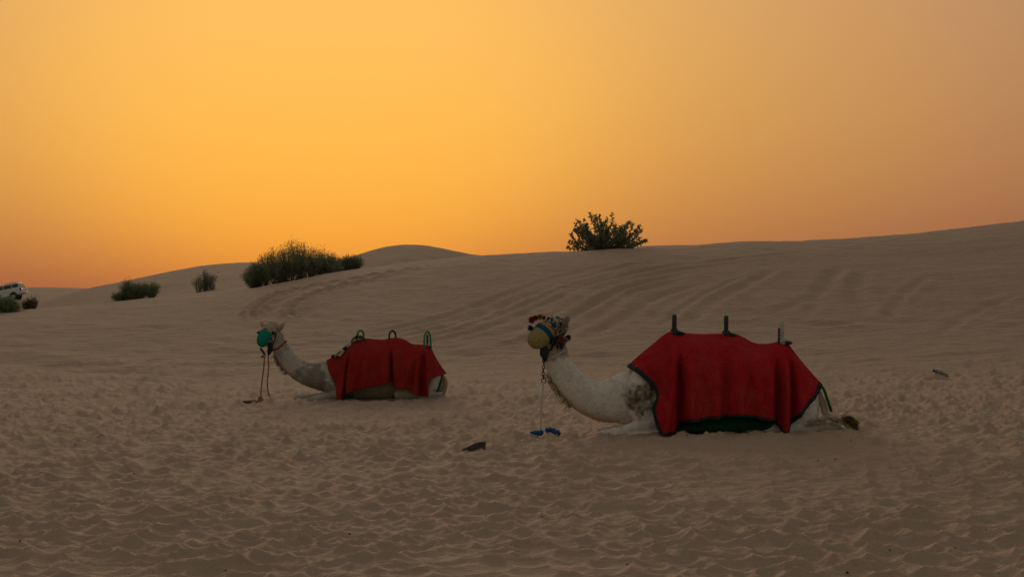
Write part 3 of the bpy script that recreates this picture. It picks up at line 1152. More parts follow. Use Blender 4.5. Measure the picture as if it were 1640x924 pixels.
def tuft(points, dirs, length, width, mat, name, parent, seed, n_each=20, spread=0.3, jit=0.02):
    rs = np.random.default_rng(seed)
    P = np.repeat(np.array(points, float), n_each, axis=0)
    Dr = np.repeat(np.array(dirs, float), n_each, axis=0)
    P = P + rs.normal(size=P.shape) * jit
    Dr = Dr + rs.normal(size=Dr.shape) * spread
    V, Fq = blades(P, Dr, rs.uniform(0.6, 1.2, len(P)) * length, np.full(len(P), width), rs)
    return obj(name, mesh_np(name, V, Fq, False), mat, parent)


def mirror_y(p):
    return [(x, -y, z, a, b) for (x, y, z, a, b) in p]


def bvh_of(me):
    co = coords(me)
    return BVHTree.FromPolygons([Vector(c) for c in co], [tuple(p.vertices) for p in me.polygons])


def snap(bvh, pts, off=0.012, n=24):
    out_ = []
    for p in curve_pts(pts, n):
        h, nn, i, d = bvh.find_nearest(Vector(p))
        out_.append(h + nn * off)
    return [tuple(p) for p in out_]


def blanket(fr, bvh, T, B, Fe, Re, Wf, folds, name, root, mat, hem=None, thick=0.010, ns=150, nt=64, seed=1, gnd=0.012):
    s = np.linspace(0, 1, ns)
    t = np.linspace(0, 1, nt)

    def bc(pts, n):
        a = arc_resample(curve_pts(pts, 120), n)
        return a
    T_, B_, F_, R_ = bc(T, ns), bc(B, ns), bc(Fe, nt), bc(Re, nt)
    Sg, Tg = np.meshgrid(s, t, indexing='ij')
    P = np.zeros((ns, nt, 2))
    for k in range(2):
        lc = (1 - Tg) * T_[:, k][:, None] + Tg * B_[:, k][:, None]
        ld = (1 - Sg) * F_[:, k][None, :] + Sg * R_[:, k][None, :]
        bl = (1 - Sg) * (1 - Tg) * T_[0, k] + Sg * (1 - Tg) * T_[-1, k] + (1 - Sg) * Tg * B_[0, k] + Sg * Tg * B_[-1, k]
        P[:, :, k] = lc + ld - bl
    u, v = P[:, :, 0], P[:, :, 1]
    x = (u - fr.u0) / fr.sc
    z = np.maximum((fr.v0 - v) / fr.sc, gnd)
    Wv = np.interp(u, *zip(*Wf))
    prof = (1 - (1 - Tg) ** 2.5) ** 0.55
    sides = []
    for sg in (-1, 1):
        y = Wv * prof
        lim = np.zeros_like(y) - 1
        for i in range(ns):
            for j in range(nt):
                h = bvh.ray_cast(Vector((x[i, j], sg * 3.0, z[i, j])), Vector((0, -sg, 0)))
                if h[0] is not None:
                    lim[i, j] = h[0].y * sg
        y = np.maximum(y, lim + 0.035)
        for it in range(14):
            yy = y.copy()
            yy[1:-1, 1:-1] = 0.25 * (y[2:, 1:-1] + y[:-2, 1:-1] + y[1:-1, 2:] + y[1:-1, :-2])
            yy[0, 1:-1] = 0.5 * (y[0, 2:] + y[0, :-2])
            yy[-1, 1:-1] = 0.5 * (y[-1, 2:] + y[-1, :-2])
            yy[1:-1, -1] = 0.5 * (y[2:, -1] + y[:-2, -1])
            y = np.maximum(yy, lim + 0.03)
        add = np.zeros_like(y)
        for (u0_, v0_, u1_, v1_, w0_, w1_, amp) in folds:
            q = np.clip((v - v0_) / (v1_ - v0_), 0, 1.05)
            uc = u0_ + (u1_ - u0_) * q
            w_ = w0_ + (w1_ - w0_) * q
            ramp = sstep(0.0, 0.45, q)
            d_ = (u - uc) / w_
            add += 2.6 * amp * np.exp(-np.abs(d_) ** 1.6) * ramp
        add += 0.030 * fbm(u / 16.0 + sg * 9, v / 70.0, seed, 3) * sstep(0, 0.4, Tg) + 0.010 * fbm(u / 9.0, v / 14.0 + sg * 3, seed + 3, 2)
        wr = np.abs(vnoise(u / 15.0 + v / 55.0 + sg * 5, v / 60.0, seed + 20)) + 0.6 * np.abs(vnoise(u / 9.0 - v / 40.0, v / 45.0 + sg * 2, seed + 21))
        add += -0.07 * (0.25 - wr) * sstep(0.05, 0.6, Tg)
        add += 0.13 * sstep(0.1, 1, Tg)
        y = np.maximum(y + add, lim + 0.014)
        y[:, 0] = 0
        zz = z + (0.006 * fbm(u / 12.0, v / 9.0, seed + 8, 2))
        zz = np.maximum(zz, gnd)
        sides.append(np.stack([x + 0.25 * add * 0.15, sg * y, zz], -1))
    near, far = sides
    full = np.concatenate([near[:, ::-1], far[:, 1:]], axis=1)     # near hem .. ridge .. far hem
    n2 = full.shape[1]
    idx = np.arange(ns * n2).reshape(ns, n2)
    q = np.stack([idx[:-1, :-1], idx[1:, :-1], idx[1:, 1:], idx[:-1, 1:]], -1)
    if hem:
        hi, hj = hem
        mask = np.zeros((ns - 1, n2 - 1), bool)
        mask[:hi] = True
        mask[-hi:] = True
        mask[:, :hj] = True
        mask[:, -hj:] = True
    else:
        mask = np.zeros((ns - 1, n2 - 1), bool)
    res = []
    for nm, mk, mt, th in ((name, ~mask, mat, thick), ('hem', mask, MAT['green_hem'], thick * 1.9)):
        fq = q[mk]
        if len(fq) == 0:
            continue
        used, inv = np.unique(fq, return_inverse=True)
        me = mesh_np(nm, full.reshape(-1, 3)[used], inv.reshape(-1, 4))
        o = obj(nm, me, mt, root)
        sm = o.modifiers.new('s', 'SOLIDIFY')
        sm.thickness = th
        sm.offset = 0
        res.append(o)
    return res, full


def hoop(g, base, h, w, ang, r, n=26, wraps=22):
    """upright handle loop: legs and a round top, wrapped with cord"""
    pts = []
    for k in range(n + 1):
        t = k / n
        a = math.pi * t
        yy = -0.5 * w * math.cos(a)
        zz = h * (math.sin(a) ** 0.55) if 0 < t < 1 else 0.0
        pts.append((yy, zz))
    p = arc_resample(np.array(pts), 70)
    q = [(base[0] + y_ * math.cos(ang), base[1] + y_ * math.sin(ang), base[2] + z_) for y_, z_ in p]
    rad = [r * (1 + 0.13 * math.sin(2 * math.pi * wraps * k / 70.0)) for k in range(70)]
    g.tube(q, rad, 9)
    return g


def basket(fr, rim, tip, bands, root, n_coil=11, squash=1.0):
    """coiled muzzle basket: rim centre, tip (photo px + depth); bands: (h0, h1, r0, r1, material, name)"""
    a = Vector(fr(*rim))
    b = Vector(fr(*tip))
    ax = (b - a)
    L = ax.length
    rot = ax.to_track_quat('Z', 'Y').to_matrix().to_4x4()
    mt = Matrix.Translation(a) @ rot
    for (h0, h1, prof, mat, nm) in bands:
        pr = []
        m = max(6, int((h1 - h0) * 90))
        for k in range(m + 1):
            t = h0 + (h1 - h0) * k / m
            r = np.interp(t, *zip(*prof))
            coil = 0.0035 * abs(math.sin(math.pi * t * n_coil))
            pr.append((max(r + coil, 0.001), t * L))
        o = Geo().lathe(pr, mt, 36).build(nm, mat, root)
        sm = o.modifiers.new('s', 'SOLIDIFY')
        sm.thickness = 0.008
        sm.offset = -1


def rope_pts(p, n=40, sag=0.0):
    return curve_pts(p, n)


def bead_mesh():
    bm = bmesh.new()
    bmesh.ops.create_icosphere(bm, subdivisions=2, radius=1)
    me = bpy.data.meshes.new('bead')
    for f in bm.faces:
        f.smooth = True
    bm.to_mesh(me)
    bm.free()
    return me


BEAD = [bead_mesh() for _ in BEADS]
for me_, m_ in zip(BEAD, BEADS):
    me_.materials.append(m_)


def beads(root, pts, rad, rs, cols, name='bead'):
    for p in pts:
        k = int(rs.choice(cols))
        o = obj(name, BEAD[k], None, root)
        o.location = p
        s_ = rad * rs.uniform(0.75, 1.25)
        o.scale = (s_ * rs.uniform(0.8, 1.2), s_ * rs.uniform(0.8, 1.2), s_ * rs.uniform(0.7, 1.1))
        o.rotation_euler = tuple(rs.uniform(0, 3, 3))


def pompom(name, c, r, mat, parent, seed, n=260):
    rs = np.random.default_rng(seed)
    d = rs.normal(size=(n, 3))
    V, Fq = blades(np.repeat(np.array([c], float), n, 0), d, rs.uniform(0.8, 1.15, n) * r, np.full(n, r * 0.22), rs)
    return obj(name, mesh_np(name, V, Fq, False), mat, parent)


# ------------------------------ right camel
def right_camel():
    D = RC[1]
    fr = Frame(1180, 690.0, D)
    z0 = float(ground(np.array([RC[0]]), np.array([RC[1]]))[0])
    fr.v0 = HOR + (ZC - z0) * fr.sc
    off = fr.v0 - 690.0
    fr.v0 = 690.0
    loc = (RC[0], RC[1], z0)
    g = Geo()
    tors = [(985, 609, 674, .15, .1), (1000, 597, 679, .23, .2), (1025, 580, 684, .29, .35), (1055, 556, 688, .35, .45), (1080, 541, 691, .39, .5), (1110, 541, 692, .42, .45), (1145, 541, 692, .43, .4), (1170, 542, 692, .43, .4), (1200, 554, 692, .41, .35), (1235, 556, 691, .37, .3), (1258, 558, 690, .34, .3), (1278, 582, 688, .30, .25), (1296, 604, 684, .23, .2), (1309, 622, 672, .13, .1)]
    p = np.array(tors, float)
    p = np.array([catmull(p, t) for t in np.linspace(0, len(p) - 1, 60)])
    rings = []
    for u, vt, vb, hw, nar in p:
        x, _, zt = fr(u, vt)
        zb = fr(u, vb)[2]
        rings.append(((x, 0, (zt + zb) / 2), (0, 1, 0), (0, 0, 1), hw, (zt - zb) / 2, nar))
    g.loft(rings, 36)
    g.spine(fr.sp([(1030, 634, 0, .26, .40), (1000, 637, 0, .245, .345), (965, 641, -.02, .20, .275), (932, 629, -.05, .165, .232), (908, 605, -.08, .140, .200), (893, 580, -.10, .122, .185), (888, 560, -.12, .112, .175), (888, 546, -.12, .105, .145)]), 28)
    # head: skull, cheeks, muzzle
    g.spine(fr.sp([(900, 524, -.07, .085, .10), (890, 524, -.13, .112, .135), (877, 530, -.21, .112, .130), (864, 537, -.29, .090, .105), (854, 544, -.35, .085, .092)]), 26)
    g.spine(fr.sp([(896, 542, -.11, .085, .09), (880, 546, -.20, .075, .09), (864, 551, -.29, .06, .06)]), 18)
    for sg in (-1, 1):
        f2 = (lambda q: q) if sg < 0 else mirror_y
        g.spine(f2(fr.sp([(1030, 600, -.20, .12, .19), (1021, 636, -.26, .13, .215), (1030, 668, -.27, .10, .14)])), 20)
        g.spine(f2(fr.sp([(1045, 668, -.27, .10, .13), (1018, 680, -.28, .08, .085), (985, 686, -.29, .060, .050), (960, 689, -.30, .045, .030)])), 16)
        g.spine(f2(fr.sp([(965, 691, -.30, .045, .03), (1000, 692, -.31, .05, .04), (1050, 690, -.31, .06, .05)])), 12)
        g.spine(f2(fr.sp([(1290, 626, -.14, .10, .16), (1284, 652, -.22, .13, .22), (1262, 676, -.26, .11, .14)])), 20)
        g.spine(f2(fr.sp([(1205, 684, -.33, .09, .085), (1250, 683, -.30, .09, .095), (1290, 681, -.26, .08, .095), (1320, 681, -.24, .06, .075), (1340, 685, -.23, .055, .05)])), 16)
    # ears
    g.spine(fr.sp([(897, 526, -.155, .045, .045), (902, 518, -.20, .055, .055), (906, 511, -.22, .042, .042), (908.5, 505, -.22, .012, .012)]), 14)
    g.spine(fr.sp([(899, 522, .00, .04, .03), (903, 519, .03, .04, .03), (907, 517, .05, .012, .012)]), 14)
    me = fuse(g, 0.014, 7)
    sc = fr.sc

    def coat(co):
        u = co[:, 0] * sc + 1180
        v = 690 - co[:, 2] * sc
        n1 = fbm(u / 14, v / 14, 5, 4)
        n2 = fbm(u / 5, v / 5, 8, 3)
        c = np.tile(np.array((0.75, 0.69, 0.58)), (len(co), 1))
        c = mixc(c, (0.62, 0.565, 0.475), np.clip(0.5 + 1.2 * n1, 0, 1) * 0.45)
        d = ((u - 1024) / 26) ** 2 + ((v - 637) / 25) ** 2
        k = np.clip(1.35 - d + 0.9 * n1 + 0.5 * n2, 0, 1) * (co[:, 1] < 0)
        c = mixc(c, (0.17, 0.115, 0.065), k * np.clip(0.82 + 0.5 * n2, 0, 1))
        # tan throat and lower edge of the neck
        yc = np.interp(u, [865, 872, 880, 892, 905, 925, 950, 975, 1000], [592, 605, 617, 628, 645, 662, 672, 677, 678])
        k = np.clip(1 - (yc - v + 4 * n2) / 16, 0, 1) * (u < 1000) * (v > 575) * (v < 681) * np.clip((1000 - u) / 25, 0, 1)
        c = mixc(c, (0.30, 0.19, 0.10), k * 0.85)
        k = np.clip((580 - v) / 14 + n1, 0, 1) * (u < 925)
        c = mixc(c, (0.33, 0.245, 0.155), k * 0.75)
        k = np.clip((u - 896.5) / 3, 0, 1) * (v < 524)
        c = mixc(c, (0.24, 0.175, 0.10), k * 0.9)
        # dark flecks on the neck
        k = (fbm(u / 2.2, v / 3.4, 77, 2) > 0.46) * (u < 1003) * (v > 585)
        c = mixc(c, (0.16, 0.12, 0.09), k * 0.35)
        k = np.clip((u - 1285) / 25, 0, 1) * np.clip((v - 665) / 8, 0, 1)
        c = mixc(c, (0.40, 0.31, 0.20), k * 0.7)
        return c
    set_coat(me, coat)
    root = empty('camel', loc)
    tag(root, 'pale grey-cream camel kneeling at right, nearest, with yellow and blue muzzle basket', 'camel', 'kneeling camels')
    body = obj('body', me, MAT['coat'], root)
    rs = np.random.default_rng(31)
    fm = fur(me, 26000, 0.022, rs)
    h = obj('coat_hair', fm, MAT['coat'], body)
    tag(h, kind='stuff')
    bvh = bvh_of(me)
    # eyes
    for gx in ((876, 526, -.36), (868, 528, -.10)):
        hpt, nn, i, d = bvh.find_nearest(Vector(fr(*gx)))
        Geo().ball(hpt - nn * 0.006, 0.026).build('eye', MAT['eye'], root)
    # throat hair
    pts = [fr(u, v, -.12 + 0.05 * k) for u, v in ((870, 604), (874, 612), (880, 618), (887, 624), (893, 630), (900, 640), (908, 648)) for k in (-1, 0, 1)]
    pts = [bvh.find_nearest(Vector(p))[0] for p in pts]
    tuft(pts, [(-0.25, -0.05, -0.9)] * len(pts), 0.05, 0.008, MAT['throat_hair'], 'throat_hair', root, 3, 34, 0.3, 0.025)
    # tail: root under the rump, curling on the sand, ending in a dark brush
    tp = curve_pts([fr(1309, 628, -.02), fr(1316, 645, -.08), fr(1318, 660, -.16), fr(1328, 668, -.24), fr(1342, 672, -.28), fr(1352, 680, -.30)], 18)
    tm = Geo().tube(tp, np.linspace(0.05, 0.032, 18), 12).mesh('tail')
    set_coat(tm, lambda co: np.tile(np.array((0.40, 0.31, 0.21)), (len(co), 1)))
    tl = obj('tail', tm, MAT['coat'], root)
    cp = curve_pts([fr(1340, 667, -.30), fr(1350, 668, -.31), fr(1357, 674, -.33), (fr(1357, 684, -.34))], 10)
    tg = np.gradient(cp, axis=0)
    tuft(cp, tg / np.linalg.norm(tg, axis=1)[:, None] + np.array((0.15, 0, -0.1)), 0.11, 0.012, MAT['tail_hair'], 'tail_brush', tl, 4, 46, 0.30, 0.022)
    cp2 = curve_pts([fr(1292, 676, -.36), fr(1310, 668, -.35), fr(1328, 664, -.34), fr(1340, 668, -.33)], 9)
    tg = np.gradient(cp2, axis=0)
    tuft(cp2, tg / np.linalg.norm(tg, axis=1)[:, None] * np.array((-1, 1, 1)) + np.array((0, 0, -.5)), 0.10, 0.010, MAT['hock_hair'], 'hock_hair', root, 6, 34, 0.2, 0.02)

    # blanket -------------------------------------------------------
    T = [(1004, 586), (1022, 570), (1045, 551), (1066, 534), (1082, 530), (1110, 534), (1150, 534), (1166, 531), (1185, 537), (1207, 548), (1228, 550), (1250, 546), (1260, 548), (1278, 571), (1300, 597), (1317, 616)]
    Fe = [(1004, 586), (1025, 601), (1041, 617), (1046, 629), (1042, 642), (1039, 654), (1043, 672), (1050, 690)]
    B = [(1050, 690), (1070, 689.5), (1079, 682), (1092, 672), (1112, 669), (1140, 665), (1180, 662), (1205, 667), (1226, 669), (1235, 676), (1240, 688), (1246, 689.5)]
    Re = [(1317, 616), (1309, 626), (1290, 643), (1270, 661), (1256, 676), (1246, 689.5)]
    Wf = [(1000, .16), (1030, .30), (1070, .42), (1120, .50), (1180, .50), (1240, .44), (1280, .32), (1317, .12)]
    folds = [
        (1079, 533, 1057, 692, 7, 13, .085), (1084, 552, 1083, 692, 4, 7, -.10), (1096, 556, 1100, 674, 7, 9, .04),
        (1122, 570, 1126, 668, 6, 10, -.022), (1140, 560, 1138, 668, 7, 8, .022),
        (1158, 566, 1151, 666, 5, 8, -.045), (1172, 552, 1176, 664, 7, 9, .035), (1188, 566, 1199, 668, 4, 7, -.028),
        (1222, 552, 1220, 668, 6, 9, .05), (1240, 556, 1231, 678, 4, 6, -.085), (1254, 552, 1243, 692, 4, 6, .075),
        (1263, 560, 1257, 672, 2.5, 4, -.05), (1268, 556, 1270, 655, 3, 5, .045), (1280, 575, 1290, 640, 4, 6, -.02), (1030, 572, 1062, 640, 6, 8, -.02)]
    bl = empty('camel_blanket', loc)
    tag(bl, 'bright red blanket with dark green hem draped over the right camel', 'blanket', 'red camel blankets')
    blanket(fr, bvh, T, B, Fe, Re, Wf, folds, 'cloth', bl, MAT['red_cloth'], hem=(3, 2), seed=2)

    # saddle: three hoop handles through the blanket, pads, green under cloth
    sd = empty('camel_saddle', loc)
    tag(sd, 'riding saddle of the right camel, three dark upright handles above bright red blanket', 'saddle', 'camel saddles')
    for (u, vb, vt, mt, dx) in ((1080, 533, 503, 'dark_wrap', 0.0), (1163, 536, 505, 'dark_wrap', 0.0), (1252, 548, 512, 'pale_wrap', 0.0)):
        b0 = fr(u, vb)
        hh = (vb - vt) / sc - 0.025
        hoop(Geo(), (b0[0], 0, b0[2]), hh, 0.20, R(82), 0.029).build('handle', MAT[mt], sd)
        if mt == 'pale_wrap':
            Geo().tube([(b0[0] - 0.045, -0.06, b0[2] + k * 0.02) for k in range(11)], 0.018, 8).build('handle_cord', MAT['blue_wrap'], sd)
        pg = Geo()
        pg.ball((b0[0] + 0.055, -0.02, b0[2] + 0.004), (0.085, 0.15, 0.030), 16, 9, Matrix.Rotation(R(8), 3, 'Y'))
        for yy in (-0.1, 0.1):
            Geo().ball((b0[0], yy, b0[2] + 0.02), (0.046, 0.05, 0.055), 12, 8).build('handle_binding', MAT[mt], sd)
        pg.build('handle_pad', MAT['green_hem' if mt == 'dark_wrap' else 'dark_wrap'], sd)
    gp = Geo()
    gp.spine(fr.sp([(1086, 682, -.24, .14, .075), (1120, 678, -.29, .14, .11), (1165, 674, -.31, .14, .14), (1205, 676, -.31, .14, .13), (1236, 682, -.26, .10, .07)]), 20)
    gp.build('under_cloth', MAT['green_pad'], sd)
    st = curve_pts([fr(1311, 614, -.04), fr(1317, 622, -.09), fr(1321, 637, -.15), fr(1326, 657, -.22)], 12)
    Geo().tube(st, 0.030, 8, sq=0.45).build('tail_strap', MAT['green_pad'], sd)

    # muzzle basket
    mb_ = empty('muzzle_basket', Vector(loc) + Vector(fr(858, 540, -.33)))
    mb_.location = loc
    tag(mb_, 'coiled yellow muzzle basket with blue and orange rim on the right camel', 'muzzle basket', 'camel muzzle baskets')
    prof = [(0, .134), (.12, .140), (.3, .144), (.5, .142), (.68, .130), (.82, .106), (.92, .074), (1.0, .004)]
    basket(fr, (875, 526, -.26), (849.5, 552.5, -.41), [(0, .14, prof, MAT['basket_orange'], 'rim'), (.14, .36, prof, MAT['basket_blue'], 'band'), (.36, 1.0, prof, MAT['basket_yellow'], 'shell')], mb_)

    # halter: straps, chain, rope and the blue hobble on the sand
    ht = empty('halter', loc)
    tag(ht, 'dark halter straps and rope collar on the right camel', 'halter', 'camel halters')
    for nm, pts, r_, mt in (('cheek_strap', [fr(872, 545, -.40), fr(882, 536, -.36), fr(895, 524, -.22)], 0.014, 'white_rope'),
                            ('throat_strap', [fr(895, 520, -.2), fr(893, 540, -.28), fr(884, 556, -.30), fr(870, 563, -.26)], 0.013, 'black_strap'),
                            ('brow_strap', [fr(870, 515, -.30), fr(880, 510, -.2), fr(885, 510, -.02)], 0.013, 'black_strap')):
        Geo().tube(snap(bvh, pts, 0.010, 22), r_, 8, sq=0.6).build(nm, MAT[mt], ht)
    col_ = [fr(u, v, y) for (u, v, y) in ((872, 577, -.26), (884, 572, -.35), (900, 564, -.30), (913, 556, -.10), (905, 560, .15), (885, 570, .15), (866, 577, -.02), (872, 577, -.26))]
    Geo().tube(snap(bvh, col_, 0.008, 50), 0.015, 8).build('rope_collar', MAT['white_rope'], ht)
    Geo().spine(fr.sp([(870, 556, -.33, .04, .05), (871, 566, -.33, .045, .06), (872, 574, -.32, .03, .03)]), 12).build('chin_wrap', MAT['black_strap'], ht)

    tt_ = empty('tether', loc)
    tag(tt_, 'chain and white tether rope hanging from the right camel to a blue hobble', 'tether', 'camel tethers')
    vv = 570.0
    k = 0
    while vv < 610:
        c = Vector(fr(869.5 + 0.5 * math.sin(k), vv, -.34))
        rr_ = 0.030 if k == 7 else 0.016
        hl = 0.030 if k != 7 else 0.034
        loop = [(c.x + (rr_ * math.cos(a) if k % 2 else 0.004 * math.cos(a)), c.y + (0.004 * math.cos(a) if k % 2 else rr_ * math.cos(a)), c.z + hl * math.sin(a)) for a in np.linspace(0, 2 * math.pi, 14)[:-1]]
        Geo().tube(loop, 0.0065, 6, closed=True).build('chain_link', MAT['iron'], tt_)
        vv += 5.2 if k not in (6, 7) else 6.0
        k += 1
    z_at = lambda u, y: gz(RC[0] + (u - 1180) / sc, RC[1] + y) - z0
    def gpt(u, y, dz=0.012):
        return ((u - 1180) / sc, y, z_at(u, y) + dz)
    rp = [fr(869, 608, -.34), fr(868, 625, -.34), fr(866, 650, -.35), gpt(865, -.36, 0.10), gpt(866, -.38, .03)]
    Geo().tube(curve_pts(rp, 40), 0.011, 7).build('rope', MAT['white_rope'], tt_)
    lp = [gpt(866, -.38, .05), gpt(855, -.25, .03), gpt(843, -.20, .02), gpt(837, -.36, .015), gpt(845, -.52, .015), gpt(856, -.50, .02), gpt(862, -.40, .04), gpt(872, -.22, .06), gpt(885, -.24, .05), gpt(892, -.40, .02), gpt(890, -.55, .012)]
    Geo().tube(curve_pts(lp, 80), 0.012, 7).build('rope_loop', MAT['white_rope'], tt_)
    for pts in ([gpt(851, -.50, .04), gpt(856, -.46, .065), gpt(862, -.44, .075), gpt(868, -.46, .06)], [gpt(874, -.44, .06), gpt(880, -.42, .08), gpt(887, -.46, .06), gpt(893, -.54, .035)]):
        p_ = curve_pts(pts, 14)
        Geo().tube(p_, [0.034 + 0.008 * math.sin(q * 1.9) for q in range(14)], 10).build('hobble', MAT['blue_foam'], tt_)

    # beaded head ornament
    hd = empty('head_ornament', loc)
    tag(hd, 'beaded and tasselled head ornament in red, white and green on the right camel', 'ornament')
    rs = np.random.default_rng(9)
    pts = []
    while len(pts) < 210:
        u, v = rs.uniform(869, 901), rs.uniform(503, 548)
        y = rs.uniform(-.5, 0.05)
        if v > 519 and u < 872 + (v - 519) * 0.55:
            continue
        if v > 535 and u < 886:
            continue
        h_, nn, i, d = bvh.find_nearest(Vector(fr(u, v, y)))
        uu, vvv = h_.x * sc + 1180, 690 - h_.z * sc
        if not (866 < uu < 903 and 500 < vvv < 547) or nn.y > 0.6 or (vvv < 516 and uu > 899):
            continue
        pts.append(h_ + nn * rs.uniform(0.0, 0.022))
    beads(hd, pts, 0.021, rs, [0, 0, 5, 1, 1, 1, 2, 3, 5, 5, 3])
    net = Geo()
    for a_, b_ in (((870, 512, -.34), (899, 540, -.3)), ((880, 508, -.25), (905, 540, -.25)), ((874, 524, -.4), (900, 524, -.25)), ((884, 540, -.36), (898, 512, -.1))):
        net.tube(snap(bvh, [fr(*a_), fr((a_[0] + b_[0]) / 2, (a_[1] + b_[1]) / 2 - 2, (a_[2] + b_[2]) / 2 - .05), fr(*b_)], 0.012, 18), 0.014, 7)
    net.build('cords', BEADS[5], hd)
    pompom('tassel', fr(851, 511, -.33), 0.055, MAT['pom_red'], hd, 1)
    pompom('tassel', fr(857, 508, -.31), 0.045, MAT['pom_red'], hd, 2)
    pompom('tassel', fr(864, 507, -.30), 0.045, BEADS[4], hd, 3)
    pompom('tassel', fr(870, 508, -.28), 0.035, MAT['pom_red'], hd, 4)
    pompom('tassel', fr(849, 524, -.37), 0.045, MAT['basket_blue'], hd, 5)
    pompom('tassel', fr(909, 540, -.18), 0.05, BEADS[2], hd, 6)
    pompom('tassel', fr(905, 543, -.22), 0.045, BEADS[0], hd, 7)
    tuft([fr(898, 540, -.28), fr(902, 542, -.26), fr(894, 540, -.3)], [(0, -.1, -1)] * 3, 0.08, 0.010, BEADS[2], 'fringe', hd, 8, 24, 0.2, 0.02)
    tuft([fr(888, 542, -.32), fr(884, 540, -.34), fr(897, 548, -.28)], [(0, -.1, -1)] * 3, 0.09, 0.012, BEADS[1], 'fringe', hd, 9, 40, 0.2, 0.02)
    return fr, bvh


right_camel()


